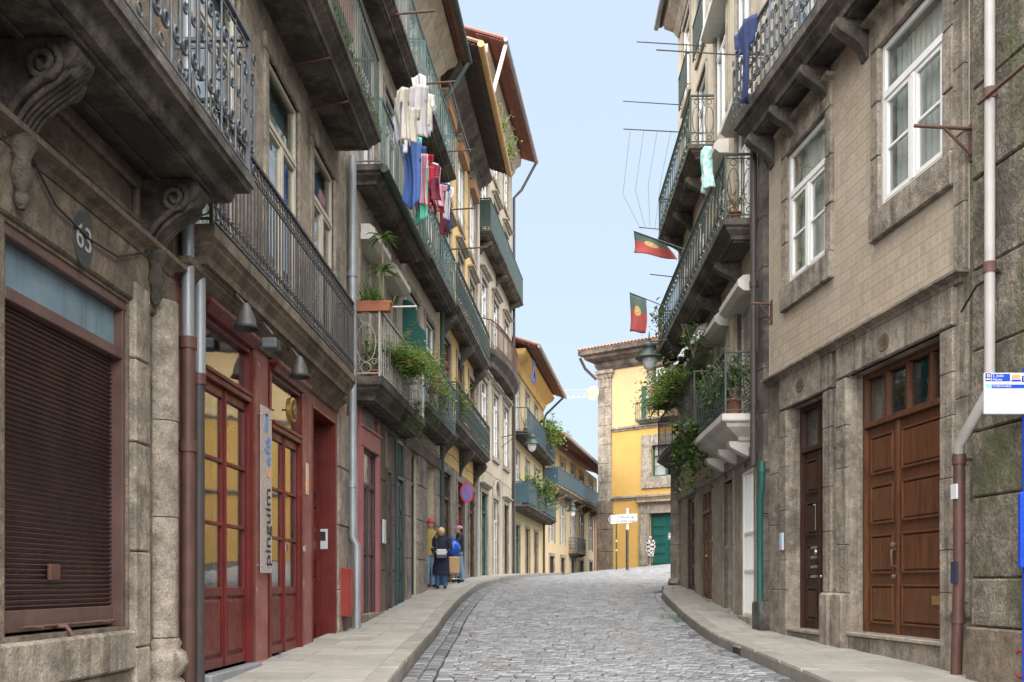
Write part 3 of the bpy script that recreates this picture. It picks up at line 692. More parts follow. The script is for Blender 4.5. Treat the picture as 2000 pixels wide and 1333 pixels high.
# shutter with frame, board, slats
fr = MB().box(su0, su0 + .05, -.16, -.02, sz0, sz1).box(su1 - .05, su1, -.16, -.02, sz0, sz1).box(su0, su1, -.161, -.012, sz1 - .07, sz1 + .002).box(su0 + .05, su1 - .05, -.17, -.02, E + 1.72, E + 1.80)
sh = fr.build('roller_shutter', BRN, b, bevel=.006, label='brown slatted roller shutter under a weathered blue board')
MB().box(su0 + .05, su1 - .05, -.16, -.09, E + 1.80, sz1 - .07).build('fascia_board', BLU, b, sh)
ns = 56; z0, z1 = E - .17, E + 1.715; p = (z1 - z0) / ns
sm_ = MB().prism([(-.024, 0), (-.012, .04 * p), (-.008, .45 * p), (.018, .62 * p), (.020, .70 * p), (-.016, .97 * p), (-.024, .97 * p)], 0, su1 - su0 - .1).mesh('slat', BRN, b.s)
for k in range(ns): inst('slat', sm_, b, sh, (su0 + .05, -.12, z0 + k * p))
MB().box(su0 + .05, su1 - .05, -.18, -.147, z0, z1).build('shutter_backing', BRN, b, sh)
MB().box(su0 + .05, su1 - .05, -.14, -.095, sz0 + .02, z0).build('bottom_rail', BRN, b, sh, bevel=.005)
uc = b.u(130); MB().box(uc - .07, uc + .07, -.10, -.075, E + .02, E + .13).build('lock_plate', BRNP, b, sh, bevel=.006)
lk = MB().tube([(su0 + .3, -.06, sz0 + .05), (su1 - .1, -.06, sz0 + .05)], .011).tube([(su0 + .45, -.1, sz0 + .05), (su0 + .45, -.0, sz0 + .05)], .013).tube([(su1 - .3, -.1, sz0 + .05), (su1 - .3, -.0, sz0 + .05)], .013).tube([(uc, -.1, sz0 + .04), (uc, .0, sz0 + .04), (uc + .02, .03, sz0 - .02)], .016)
lk.build('bolt', IRBR, b, sh); MB().box(uc - .025, uc + .025, .015, .045, sz0 - .32, sz0 - .06).build('padlock_hasp', IRBR, b, sh, bevel=.006)
MB().box(su0 - .25, su1 + .02, -.2, .06, E - .66, sz0 - .03).build('sill_stone', GR2, b, bevel=.02)
MB().box(su0 - .22, su1, -.2, .03, E - .95, E - .665).build('base_stone', GR, b, bevel=.02)
# pilaster and half columns beside the shutter
zc = [E - .95, E - .5, E + .25, E + 1.1, E + 1.75, E + 2.35]
for a, c in zip(zc, zc[1:]): MB().box(su1 + .025, su1 + .30, -.05, .05 + rng.uniform(0, .006), a + .004, c - .004).build('pilaster_stone', GR2, b, bevel=.014)
cu = b.u(312)
for a, c in zip([E - .45, E + .55, E + 1.35], [E + .55, E + 1.35, E + 2.35]): MB().lathe((cu, .0), [(.15, a + .004), (.152, a + .02), (.15, c - .02), (.146, c - .003)], 18).build('column_drum', GR2, b)
MB().lathe((cu, .0), [(.2, E - 1.0), (.2, E - .82), (.16, E - .78), (.2, E - .74), (.235, E - .66), (.215, E - .58), (.165, E - .54), (.18, E - .5), (.155, E - .455)], 18).build('column_base', GR2, b)
for a, c in zip([E - 1, E + .1, E + 1.2], [E + .1, E + 1.2, E + 2.4]): MB().box(cu + .13, b.L - .005, -.05, .035, a + .003, c - .003).build('pilaster_stone', GR, b, bevel=.012)
# lintel zone, panelled frieze, number plate
MB().box(su0 - .3, b.L - .01, -.05, .03, E + 2.2, E + 2.62).build('lintel', GR, b, bevel=.014)
MB().mould(su0 - 2, b.L, .13, [(.1, E + 2.62), (.08, E + 2.66), (.02, E + 2.69), (0, E + 2.70), (0, E + 2.74)]).build('string_course', GR, b)
cus = [b.u(288), b.u(20), b.uy(3.6)]
for a, c in zip(cus[1:], cus):
    f = MB(); x0, x1 = a + .25, c - .25; zz0, zz1 = E + 2.82, E + 3.14
    f.box(x0, x1, 0, .05, zz0, zz0 + .05).box(x0, x1, 0, .05, zz1 - .05, zz1).box(x0, x0 + .05, 0, .05, zz0 + .05, zz1 - .05).box(x1 - .05, x1, 0, .05, zz0 + .05, zz1 - .05)
    f.build('frieze_panel', GR, b, bevel=.012)
number_plate(b, b.u(152), b.z(152, 462, .03), '63', .135, .19, mat('plate_dark', (.055, .06, .065), (.04, .045, .05), 6, .6, .1), mat('faded_white', (.40, .39, .36), (.28, .27, .25), 14, .8), .24, .03)
for c in cus: corbel(b, c, .24, .44, E + 3.235, .56, mat('carved_soot', (.15, .125, .10), (.045, .038, .032), 3, .9, .6, 24, .3, stain=(.02, .018, .016), blotch=.6, mott=.6), fancy=True)
cable = MB().tube([(b.u(40), .05, E + 2.66), (b.u(90), .06, E + 2.45), (b.u(160), .05, E + 2.40), (b.u(215), .06, E + 2.42), (b.u(265), .05, E + 2.60)], .008, 5).build('cable', BLACK, b)
MB().mould(0, b.L + .05, .7, [(.16, E + 3.24), (.14, E + 3.27), (.12, E + 3.35), (.03, E + 3.37), (.02, E + 3.41), (0, E + 3.42), (0, E + 3.5)]).build('balcony_slab', GRD, b)
MB().box(.2, b.L - .35, .42, .48, E + 3.21, E + 3.242).box(.2, b.L - .35, .1, .16, E + 3.21, E + 3.242).build('soffit_moulding', GRD, b, bevel=.01)
railing(b, b.uy(4.6), b.L + .04, E + 3.5, .7, 1.2, 'scroll', .34, IRONG, (0, 1))

# ---- red cafe house
b = B('cafe_house', 'house with red-painted cafe doors at street level and long black balcony above', PL(8.42), PL(16.0), 'L', gh(-2.6, 9) - .1)
UY = b.uy
d1 = (b.u(391), b.u(489), E - .86, E + 2.56); d2 = (b.u(526), b.u(587), E - .86, E + 2.5); d3 = (b.u(609), b.u(655), E - .83, E + 2.46)
ws = [(UY(8.9), UY(10.15)), (UY(11.25), UY(12.62)), (UY(13.42), UY(14.72))]
ops = [d1, d2, d3] + [(a, c, E + 3.2, E + 6.12) for a, c in ws] + [(a, c, E + 6.95, E + 9.6) for a, c in ws]
facade(b, 0, b.L, E + 2.75, E + 15, [o for o in ops if o[2] > E + 3], GR2, name='upper_wall')
facade(b, 0, b.L, b.zb - .3, E + 2.75, [d1, d2, d3], PKW, name='shopfront_wall', core=6.9, coremat=GR)
for i, (a, c) in enumerate(ws):
    window(b, a, c, E + 3.2, E + 6.12, mat('window_wood_pale', (.50, .46, .38), (.40, .36, .30), 3, .6, .1), tr=.25, rows=1, fw=.06, d=-.07, curz=.74)
    surround(b, a, c, E + 3.2, E + 6.12, .16, .03, GR2, False, .2)
    window(b, a, c, E + 6.95, E + 9.6, WHO, rows=2); surround(b, a, c, E + 6.95, E + 9.6, .16, .04, GR2, False)
    MB().box(a + .07, c - .07, -.17, -.162, E + 5.43, E + 6.05).build('painted_fanlight', BTR, b)
def glazed_door(b, o, name, tr, rows=3, post=None):
    """red double door: glazed upper lights, panelled foot, transom light"""
    a, c, z0, z1 = o; f = .06; d = -.055
    fr = MB().box(a, a + f, d - .05, .012, z0, z1).box(c - f, c, d - .05, .012, z0, z1).box(a + f, c - f, d - .05, .011, z1 - f, z1).box(a + f, c - f, d - .04, .03, tr - .04, tr + .02).box(a + f, c - f, d - .04, .05, tr + .02, tr + .06)
    for k, e in ((.02, .025), (.045, .018)): fr.box(a - .06, a + k, .004, e, z0, z1 + .03).box(c - k, c + .06, .004, e, z0, z1 + .03)
    fr.mould(a - .06, c + .06, .13, [(.07, z1 - .01), (.05, z1 + .03), (.0, z1 + .06), (0, z1 + .10)])
    x = fr.build('glazed_door', RED, b, bevel=.006)
    MB().box(a + f, c - f, d, d + .006, tr + .06, z1 - f).build('pane', GLASS, b, x)
    mid = (a + c) / 2; st = .055
    for q0, q1 in ((a + f, mid - .012), (mid + .012, c - f)):
        zg = z0 + .82; lf = MB().box(q0, q0 + st, d - .03, d + .03, z0 + .02, tr - .04).box(q1 - st, q1, d - .03, d + .03, z0 + .02, tr - .04)
        lf.box(q0 + st, q1 - st, d - .03, d + .03, z0 + .02, z0 + .12).box(q0 + st, q1 - st, d - .03, d + .03, zg - .09, zg).box(q0 + st, q1 - st, d - .03, d + .03, tr - .14, tr - .04)
        h = (tr - .14 - zg) / rows
        for k in range(1, rows): lf.box(q0 + st, q1 - st, d - .015, d + .035, zg + k * h - .018, zg + k * h + .018)
        leaf = lf.build('door_leaf', RED, b, x, bevel=.006)
        MB().box(q0 + st, q1 - st, d - .02, d + .005, z0 + .12, zg - .09).rings([[(q0 + st + i, d + .005 + j, z0 + .12 + i), (q1 - st - i, d + .005 + j, z0 + .12 + i), (q1 - st - i, d + .005 + j, zg - .09 - i), (q0 + st + i, d + .005 + j, zg - .09 - i)] for i, j in ((.02, 0), (.05, .018))]).build('door_panel', RED, b, x, bevel=.004)
        for k in range(rows): MB().box(q0 + st, q1 - st, d - .003, d + .003, zg + k * h + (.018 if k else 0), zg + (k + 1) * h - (.018 if k < rows - 1 else 0)).build('pane', GLASS, b, x)
    MB().box(mid - .022, mid + .022, d + .02, d + .045, z0 + .02, tr - .04).build('astragal', RED, b, x, bevel=.008)
    MB().box(a, c, -.447, -.42, z0, z1).build('room_shade_panel', DARK, b, x)
    MB().box(a - .05, c + .05, -.2, .12, z0 - .14, z0).build('doorstep', ZINC, b, x, bevel=.01)
    return x
x = glazed_door(b, d1, 'door', E + 2.0)
MB().box(d1[0] + .12, d1[0] + .3, -.07, -.055, E - .42, E - .33).build('letter_slot', CHROME, b, x, bevel=.004)
x2 = glazed_door(b, d2, 'door', E + 1.86)
MB().box(d2[1] - .1, d2[1] - .02, .06, .075, E + .42, E + .5).build('lock_plate', CHROME, b, x2)
# jamb posts painted red
for uu in (d1[0] - .09, d1[1] + .05): MB().box(uu - .05, uu + .05, -.02, .03, E - .95, E + 2.6).build('shopfront_post', RED, b, bevel=.01)
MB().box(0, b.u(600), -.02, .02, E - 1.05, E - .87).build('plinth', PKW, b, bevel=.01)
# deep doorway
a, c, z0, z1 = d3
MB().box(a, c, -.44, -.40, z0, z1).build('room_shade_panel', DARK, b)
rv = MB().box(a - .004, a + .03, -.38, .012, z0, z1).box(c - .03, c + .004, -.38, .012, z0, z1).box(a + .03, c - .03, -.38, .011, z1 - .03, z1 + .004).build('doorway_reveal', RED, b)
panel_door(b, a + .03, c - .03, z0, z1 - .03, RED, d=-.30, leaves=2, tr=None, rows=((.05, .3), (.35, .62), (.67, .95)), frame=.04)
MB().box(c - .045, c - .02, -.25, -.11, E + .52, E + .83).build('intercom', SGRY, b, bevel=.008); MB().box(c - .049, c - .044, -.22, -.14, E + .65, E + .79).build('intercom_screen', BLACK, b)
pos = b.u(600); MB().box(pos - .07, pos + .07, .0, .006, E + 1.2, E + 1.62).build('poster', mat('poster_paper', (.62, .55, .44), (.55, .38, .24), 9, .8), b)
MB().box(pos - .05, pos + .05, .006, .009, E + 1.25, E + 1.38).build('poster_print', SORG, b)
# acrylic cafe sign
su, sz = b.u(512), E + 1.0
sg = T('cafe_sign', 'clear vertical acrylic sign lettered pinguim cafe between the red glazed doors', 'sign', b.w(su, .0, E + .1), b.o.rotation_euler.z, -1, zb=E + .1)
MB().box(-.21, .21, .04, .05, E + .12, E + 2.0).build('sign_panel', PLEX, sg)
for zz in (E + .2, E + 1.9):
    for uu in (-.17, .17): MB().tube([(uu, .0, zz), (uu, .056, zz)], .012, 8).build('standoff', CHROME, sg)
text('pinguim', .29, INK, sg, .06, .054, E + .19, roll=R(90), align='LEFT'); text('c', .29, SORG, sg, .06, .054, E + 1.20, roll=R(90), align='LEFT'); text('afé', .29, flat('logo_blue', (.10, .27, .62)), sg, .06, .054, E + 1.34, roll=R(90), align='LEFT')
MB().plate([(-.04, E + 1.72), (.04, E + 1.72), (.055, E + 1.80), (.03, E + 1.9), (-.02, E + 1.9), (-.045, E + 1.8)], .052, .056).build('logo', MATS['logo_blue'], sg)
MB().box(-.05, .05, .052, .056, E + 1.90, E + 1.925).build('logo_bar', INK, sg)
# round beer-style disc sign behind the second transom
rs_ = T('round_sign', 'round gold-rimmed bracket sign above the second red cafe door', 'sign', b.w(b.u(551), .12, E + 2.12), b.o.rotation_euler.z, -1, zb=E + 2.12)
MB().disc((0, E + 2.12), .15, -.04, .03, 28).build('sign_rim', BRASS, rs_, bevel=.01); MB().disc((0, E + 2.12), .12, .03, .036, 28).build('sign_face', WDD, rs_); MB().disc((0, E + 2.12), .055, .036, .042, 20, .045).build('emblem', BRASS, rs_); MB().disc((0, E + 2.12), .03, .042, .046, 20, .02).build('emblem_centre', WDD, rs_)
MB().tube([(0, -.12, E + 2.12), (0, -.04, E + 2.12)], .012).build('bracket', IRON, rs_)
# wall lamps
for px, py, kind in ((480, 622, 0), (533, 676, 1), (585, 720, 0)):
    uu, zz = b.u(px, .3), b.z(px, py, .3)
    l_ = T('wall_lamp' if kind == 0 else 'floodlight', ['dark bell-shaped lamp over the first red door', 'small box floodlight between the two bell lamps', 'dark bell-shaped lamp left of the recessed red doorway'][{480: 0, 533: 1, 585: 2}[px]], 'lamp', b.w(uu, 0, zz), b.o.rotation_euler.z, -1, zb=zz)
    MB().tube([(0, 0, zz + .22), (0, .2, zz + .24), (0, .3, zz + .12)], .016, 6).disc((0, zz + .22), .05, 0, .02, 12).build('bracket', IRON, l_)
    if kind == 0: MB().lathe((0, .3), [(.035, zz + .14), (.05, zz + .1), (.085, zz + .02), (.10, zz - .06), (.13, zz - .11), (.12, zz - .105), (.05, zz + .05)], 14).build('lamp_shade', IRON, l_)
    else: MB().box(-.09, .09, .2, .36, zz - .04, zz + .07).build('lamp_housing', IRONG, l_, bevel=.012); MB().box(-.075, .075, .36, .365, zz - .03, zz + .06).build('lens', GLASS, l_)
# first-floor balcony, second-floor balcony
balcony(b, UY(8.55), UY(14.85), E + 2.84, E + 3.16, .32, 1.1, 'rings', .115, GR, IRON)
MB().mould(0, UY(15.0), .16, [(.12, E + 2.62), (.1, E + 2.68), (.03, E + 2.76), (0, E + 2.78), (0, E + 2.838)]).build('cornice', GR, b)
balcony(b, UY(9.6), UY(15.05), E + 6.62, E + 6.92, .67, 1.15, 'bars', .12, GRD, IRGN)
for q in (UY(12.2), UY(13.3)): MB().tube([(q, 0, E + 6.5), (q, .52, E + 6.58)], .018, 5).build('iron_tie', IRBR, b)
ms_ = MB()
for k in range(420): q = rng.uniform(UY(10), UY(15)); blade(ms_, (q, .67 + rng.uniform(-.01, .03), E + 6.92 + rng.uniform(-.02, .05)), rng.uniform(0, 6.28), rng.uniform(-.3, 1.2), .05, .02, 1.5, 2)
ms_.build('moss', LEAFD, b, kind='stuff')
shutter_box(b, UY(14.0), UY(15.5), E + 9.1, em=TERR)
# pipes
pu = b.u(345); z_ = E + 3.2
pa = pipe(b, [(pu, .10, E + 9), (pu, .10, E + 2.1)], .056, ZINC); 
pipe(b, [(pu, .10, E + 2.11), (pu, .10, E + .6), (pu + .01, .09, E - 1.0)], .064, BRNP, collars=((pu, .10, E + 1.2), (pu, .10, E + 2.1)))
pu = b.u(371); pipe(b, [(pu, .09, z_), (pu, .09, E + 1.9)], .055, ZINC)
pipe(b, [(pu, .08, E + 1.92), (pu, .08, E - 1.0)], .055, PIPD, collars=((pu, .08, E + 1.85),), cm=BRNP)
pu = UY(15.72); pipe(b, [(pu, .09, E + 6.9), (pu, .09, E + .75), (pu, .16, E + .62), (pu, .16, E - .85)], .065, ZINC, collars=((pu, .09, E + 5), (pu, .09, E + 1.6)))
q0 = UY(15.1); bx = MB().box(q0, q0 + .36, .0, .17, E - .52, E + .24).build('meter_box', REDB, b, bevel=.01)
MB().box(q0 + .03, q0 + .33, .17, .176, E - .47, E + .19).build('meter_door', REDB, b, bx); MB().tube([(q0 + .12, .06, E - .52), (q0 + .2, .06, E - .84)], .03, 8).build('meter_pipe', BRNP, b, bx)
for a, c in zip([E - .95, E - .1, E + .9, E + 1.8], [E - .1, E + .9, E + 1.8, E + 2.7]): MB().box(d3[1] + .12, b.L - .02, -.02, .03 + rng.uniform(0, .008), a + .004, c - .004).build('wall_stone', GR2, b, bevel=.014)

# ---- house with pale railing and roller boxes
b = B('grey_balcony_house', 'grey house with pale iron balcony full of plants and a mauve shop doorway', PL(16.0), PL(20.6), 'L', gh(-2.4, 16) - .15)
g0 = gh(wallL(18), 18); U = b.u
dd1 = (U(703), U(733), g0 - .15, E + 2.35); dd2 = (U(748), U(760), g0 - .1, E + 2.2)
wn = [(UY_ := b.uy)(16.7), b.uy(17.9)], [b.uy(18.7), b.uy(19.9)]
up = [(a, c, E + zz, E + zz + 2.55) for zz in (3.45, 7.05, 10.4) for a, c in wn]
facade(b, 0, b.L, b.zb - .3, E + 13.6, [dd1] + up, PLG)
for a, c, z0, z1 in up:
    if z0 < E + 4: roller(b, a, c, z0, z1, pitch=.06); shutter_box(b, a - .1, c + .1, z1 - .12)
    else: window(b, a, c, z0, z1, WHO if z0 < E + 8 else WHT, rows=2)
    surround(b, a, c, z0, z1, .14, .03, GR2, False)
pf = MB().box(dd1[0] - .14, dd1[0], -.1, .07, g0 - .15, dd1[3]).box(dd1[1], dd1[1] + .14, -.1, .07, g0 - .15, dd1[3]).box(dd1[0] - .14, dd1[1] + .14, -.1, .071, dd1[3], dd1[3] + .32).box(dd1[0] - .14, dd1[1] + .14, -.05, .1, dd1[3] + .32, dd1[3] + .38)
pf.box(dd1[0] - .14, dd1[0] - .02, .0, .06, dd1[3] + .38, dd1[3] + .75).box(dd1[1] + .02, dd1[1] + .14, .0, .06, dd1[3] + .38, dd1[3] + .75)
pf.build('shop_door_frame', PINK, b, bevel=.01)
window(b, *dd1, PIPD, d=-.06, tr=.2, rows=2, cur=None, name='glazed_door', fw=.05)
MB().box(dd1[0] - .14, b.L, -.1, .1, g0 - .2, g0 + .03).build('doorstep', GR2, b, bevel=.01)
zs_ = [g0 - .1, g0 + .8, g0 + 1.7, g0 + 2.5, E + 2.95]
for a, c in zip(zs_, zs_[1:]):
    for p0, p1 in ((dd1[1] + .16, b.uy(18.55)), (b.uy(19.05), b.uy(19.45)), (b.uy(20.25), b.L)): MB().box(p0, p1, -.05, .05 + rng.uniform(0, .01), a + .004, c - .004).build('wall_stone', GR, b, bevel=.015)
panel_door(b, b.uy(18.57), b.uy(19.03), g0, E + 2.2, PIPD, d=.012, leaves=1, handle=None); panel_door(b, b.uy(19.47), b.uy(20.23), g0, E + 2.9, mat('petrol_door', (.02, .055, .065), (.016, .042, .05), 3, .4), d=.012, leaves=2, tr=E + 2.1, handle=None)
mu = b.uy(18.3); MB().box(mu - .1, mu + .1, .06, .1, E + .75, E + 1.2).build('mailbox', SGRY, b, bevel=.008)
balcony(b, b.uy(16.08), b.uy(20.5), E + 3.05, E + 3.42, .5, 1.12, 'bars', .15, GRD, IRWH, endstyle='oval')
me_ = unit('oval', 1.045, .42, IRWH)
balcony(b, b.uy(16.2), b.uy(20.5), E + 6.7, E + 6.98, .5, 1.1, 'bars', .14, GRD, IRTL)
MB().tube([(b.uy(16.2), .52, E + 6.9), (b.uy(20.5), .52, E + 6.9)], .07, 8).build('gutter', GSH, b)
balcony(b, b.uy(16.2), b.uy(20.5), E + 10.1, E + 10.34, .5, 1.1, 'bars', .14, GRD, IRTL)
for q in (17.2, 18.6, 19.8): MB().tube([(b.uy(q), 0, E + 6.62), (b.uy(q), .42, E + 6.7)], .015, 5).build('iron_tie', IRBR, b)
tile_roof(b, 0, b.L, E + 13.55, .78, 1.3, 4, gutter=GSH)
MB().mould(0, b.L, .5, [(.45, E + 12.9), (.3, E + 13.1), (.25, E + 13.2), (.05, E + 13.4), (0, E + 13.54)]).build('cornice', PLR, b)
H_GREY = b
# ---- teal balcony house
b = B('teal_balcony_house', 'narrow house with teal patterned iron balconies next to the pale railing house', PL(20.6), PL(25.3), 'L', gh(-2, 20.6) - .15)
g0 = gh(wallL(22), 22); UYb = b.uy
wn = (UYb(21.2), UYb(22.4)), (UYb(23.3), UYb(24.5)); gd = [(UYb(21.3), UYb(22.1), g0 - .1, E + 2.9), (UYb(23.35), UYb(24.45), g0 + .05, E + 2.9)]
up = [(a, c, E + zz, E + zz + 2.5) for zz in (3.9, 7.35, 10.6) for a, c in wn]
facade(b, 0, b.L, b.zb - .3, E + 13.6, gd + up, PLR)
for i, o in enumerate(up): window(b, *o, WHO if i > 1 else WHT, rows=2); surround(b, *o, .14, .03, GR2, False)
zs_ = [g0 - .1, g0 + .8, g0 + 1.7, g0 + 2.5, E + 3.2]
for p0, p1 in ((0, UYb(21.28)), (UYb(22.12), UYb(23.33)), (UYb(24.47), b.L)):
    for a, c in zip(zs_, zs_[1:]): MB().box(p0 + .005, p1 - .005, -.05, .05 + rng.uniform(0, .01), a + .004, c - .004).build('wall_stone', GR2, b, bevel=.015)
panel_door(b, *gd[0], MATS['petrol_door'], tr=E + 2.2, handle=None); panel_door(b, *gd[1], WDD, d=-.3, tr=E + 2.2, handle=None)
MB().box(0, b.L, -.05, .08, E + 2.92, E + 3.22).build('lintel_course', GR, b, bevel=.015)
balcony(b, .05, b.L - .25, E + 3.55, E + 3.85, .5, 1.12, 'oval', .32, GRD, IRTL)
balcony(b, .05, b.L - .25, E + 6.95, E + 7.2, .5, 1.1, 'oval', .32, GRD, IRTL)
balcony(b, .05, b.L - .25, E + 10.25, E + 10.45, .5, 1.05, 'oval', .32, GRD, IRTL)
sc_ = [(0, 4.2), (.5, 4.2), (.5, 5.25), (.46, 5.35), (.36, 5.45), (.3, 5.6), (.31, 5.75), (.24, 5.92), (.1, 6.0), (0, 6.0)]
MB().prism([(x, E + z) for x, z in sc_], -.03, .03).build('privacy_screen', GRNW, b, label='green scalloped wooden screen between two balconies', bevel=.01)
tile_roof(b, 0, b.L, E + 13.55, .78, 1.3, 4, gutter=GSH)
MB().mould(0, b.L, .5, [(.45, E + 12.9), (.3, E + 13.1), (.25, E + 13.2), (.05, E + 13.4), (0, E + 13.54)]).build('cornice', PLR, b)
pipe(b, [(b.L - .1, .78, E + 13.45), (b.L - .1, .5, E + 13.0), (b.L - .08, .1, E + 12.4), (b.L - .08, .1, g0)], .06, GSH, collars=((b.L - .08, .1, E + 9), (b.L - .08, .1, E + 2.2)), cm=PIPD)
H_TEAL = b
# ---- ochre house
b = B('ochre_house', 'ochre plastered house with filigree balconies under a deep dark eave', PL(25.3), PL(33), 'L', gh(-1.5, 25) - .15)
g0 = gh(wallL(28), 28); q = b.uy
wn = [(q(25.9), q(27.2)), (q(28.5), q(29.8)), (q(31.1), q(32.4))]
gd = [(a, c, g0 - .1, E + 3.0) for a, c in wn]
up = [(a, c, E + zz, E + zz + h) for zz, h in ((4.35, 2.3), (7.5, 2.3), (10.75, 2.0)) for a, c in wn]
facade(b, 0, b.L, E + 3.3, E + 13.8, up, PLY, name='upper_wall'); facade(b, 0, b.L, b.zb - .3, E + 3.3, gd, GR2, name='ground_floor_wall', core=6.9)
for i, o in enumerate(up):
    if i > 5:
        w_ = window(b, *o, WHT, cur=CURY, d=-.06, tr=0); MB().box(o[0] - .02, o[1] + .02, -.02, .2, o[3] - .12, o[3] + .16).build('blind_box', TERR if 0 else mat('blind_wood', (.38, .19, .09), None, 3, .6), b)
    else: window(b, *o, mat('brown_window', (.18, .06, .045), None, 3, .5) if i < 3 else WHO, rows=2)
    surround(b, *o, .18, .04, GRL, i > 5, cap=i > 2)
for i, o in enumerate(gd): panel_door(b, *o, (WDD, RED, WDD)[i], tr=E + 2.3, handle=None); surround(b, *o, .16, .04, GR2, False)
balcony(b, .05, b.L - .1, E + 3.98, E + 4.25, .5, 1.0, 'scroll', .3, GRD, IRGN, corb=(.5, b.L * .5, b.L - .6), cb=(.3, .7))
balcony(b, .05, b.L - .1, E + 7.1, E + 7.34, .5, 1.0, 'scroll', .3, GRD, IRGN, corb=(.5, b.L * .5, b.L - .6), cb=(.3, .6))
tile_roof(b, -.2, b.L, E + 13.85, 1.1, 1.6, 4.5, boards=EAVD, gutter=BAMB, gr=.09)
MB().mould(0, b.L, .55, [(.5, E + 13.0), (.35, E + 13.15), (.3, E + 13.3), (.05, E + 13.55), (0, E + 13.7)]).build('cornice', GRD, b)
pipe(b, [(b.L - .12, .08, E + 13.2), (b.L - .12, .08, g0)], .06, PIPW)
H_OCH = b
# ---- tall cream house
b = B('tall_cream_house', 'tall cream house with green top balcony and red tiled overhanging roof', PL(33), PL(42), 'L', gh(-.6, 33) - .15)
g0 = gh(wallL(37), 37); q = b.uy
wn = [(q(33.9), q(35.2)), (q(36.6), q(37.9)), (q(39.4), q(40.7))]
gd = [(a, c, g0 - .1, E + 3.2) for a, c in wn]
up = [(a, c, E + zz, E + zz + h) for zz, h in ((4.8, 2.4), (8.45, 2.3), (12.1, 2.3), (15.4, 1.7)) for a, c in wn]
facade(b, 0, b.L, b.zb - .3, E + 18.3, gd + up, PLR)
for i, o in enumerate(up): window(b, *o, WHT, rows=3, tr=.2); surround(b, *o, .18, .05, GRL, i < 3 or i > 8, cap=True)
for i, o in enumerate(gd):
    if i == 1: window(b, *o, WHO, rows=3, name='shop_window')
    else: panel_door(b, *o, GRNW if i == 0 else WDD, tr=E + 2.5, handle=None)
    surround(b, *o, .18, .05, GRL, False, cap=i != 1)
ar = gd[1]; am = (ar[0] + ar[1]) / 2; rr = (ar[1] - ar[0]) / 2
MB().tube([(am + (rr + .06) * math.cos(t), .05, E + 3.2 + (rr + .06) * math.sin(t)) for t in [math.pi * k / 12 for k in range(13)]], .08, 6).build('arch_moulding', GRL, b)
balcony(b, .1, b.L + .02, E + 11.86, E + 12.05, .5, 1.05, 'sheet', .5, GRD, GSH, corb=(.8, b.L * .5, b.L - .8))
mm = MB(); n_ = 24; zt_ = E + 8.35
for k in range(n_): pass
mm.rings([[(1.2 + i, 0, z)] + [(1.2 + i + (b.L - 1.4 - 2 * i) * k / n_, (.62 - i) * (math.sin(math.pi * k / n_) ** .35 if 0 < k < n_ else .02), z) for k in range(n_ + 1)] + [(b.L - .2 - i, 0, z)] for i, z in ((.25, E + 7.8), (.2, E + 7.95), (.05, E + 8.1), (0, E + 8.16), (0, zt_))]); mm.build('balcony_slab', GRD, b)
rl = MB().tube([(1.25 + (b.L - 1.5) * k / n_, .56 * (math.sin(math.pi * k / n_) ** .35 if 0 < k < n_ else .02), zt_ + 1.0) for k in range(n_ + 1)], .025, 6).build('railing', IRBR, b)
ub = unit('rings', .96, .16, IRBR)
for k in range(1, 48): t = k / 48; inst('baluster', ub, b, rl, (1.25 + (b.L - 1.5) * t, .56 * math.sin(math.pi * t) ** .35, zt_ + .02))
tile_roof(b, -.1, b.L + .4, E + 18.3, 1.0, 1.6, 4.5, gutter=ZINC, nb=9)
MB().mould(-.02, b.L + .02, .4, [(.36, E + 17.4), (.25, E + 17.6), (.2, E + 17.8), (.02, E + 18.0), (0, E + 18.28)]).build('cornice', PLR, b)
pipe(b, [(b.L + .3, 1.0, E + 18.2), (b.L + .1, .4, E + 17.0), (b.L - .1, .1, E + 16.6), (b.L - .1, .1, g0)], .06, PIPD)
pipe(b, [(.1, 1.0, E + 18.25), (-.1, .5, E + 16.2), (-.1, .1, E + 15.6)], .07, WHO)
MB().box(-.02, .0, -7, -.5, E + 14, E + 18.2).build('gable_plaster', PLR, b)
H_TALL = b

for hb_, z_ in ((H_GREY, 2.98), (H_TEAL, 3.3), (H_OCH, 3.55), (H_TALL, 4.0)):
    n_ = 8; MB().tube([(hb_.L * k / n_, .09, E + z_ - .05 * (k % 2)) for k in range(n_ + 1)], .012, 5).build('cable', BLACK, hb_)
# ------------------------------------------------------------------ right side of the street
PR = lambda y: (wallR(y), y)
# ---- old mossy stone house nearest on the right
b = B('mossy_stone_house', 'old rough granite house with moss stains and a worn corner plinth', PR(1.5), PR(9.86), 'R', gh(5, 2) - .2)
gz_ = [b.zb - .3, E - .98, E - .42, E + .05, E + .85, E + 1.5, E + 2.3, E + 3.1, E + 4.0, E + 4.9, E + 5.9, E + 7.0]
o_ = (b.uy(5.2), b.uy(6.6), E - .8, E + 2.4)
facade(b, 0, b.L, b.zb - .3, E + 14, [o_], GRM); panel_door(b, *o_, WDD, tr=E + 1.8)
for i, (a, c) in enumerate(zip(gz_, gz_[1:])):
    pr = .22 if c <= E - .4 else (.14 if c <= E + .06 else .07)
    cuts = [b.uy(6.8), b.uy(7.6) + (.2 if i % 2 else 0), b.uy(8.6) - (.15 if i % 2 else 0), b.L - (.02 if pr > .1 else .16)]
    if pr > .1: cuts[-1] = b.u(1888, .2)
    for p0, p1 in zip(cuts, cuts[1:]):
        k_ = MB().box(p0 + .004, p1 - .004, -.05, pr + rng.uniform(0, .02), a + .005, c - .005).build('wall_stone', GRM if pr < .15 else GR, b, bevel=.018)
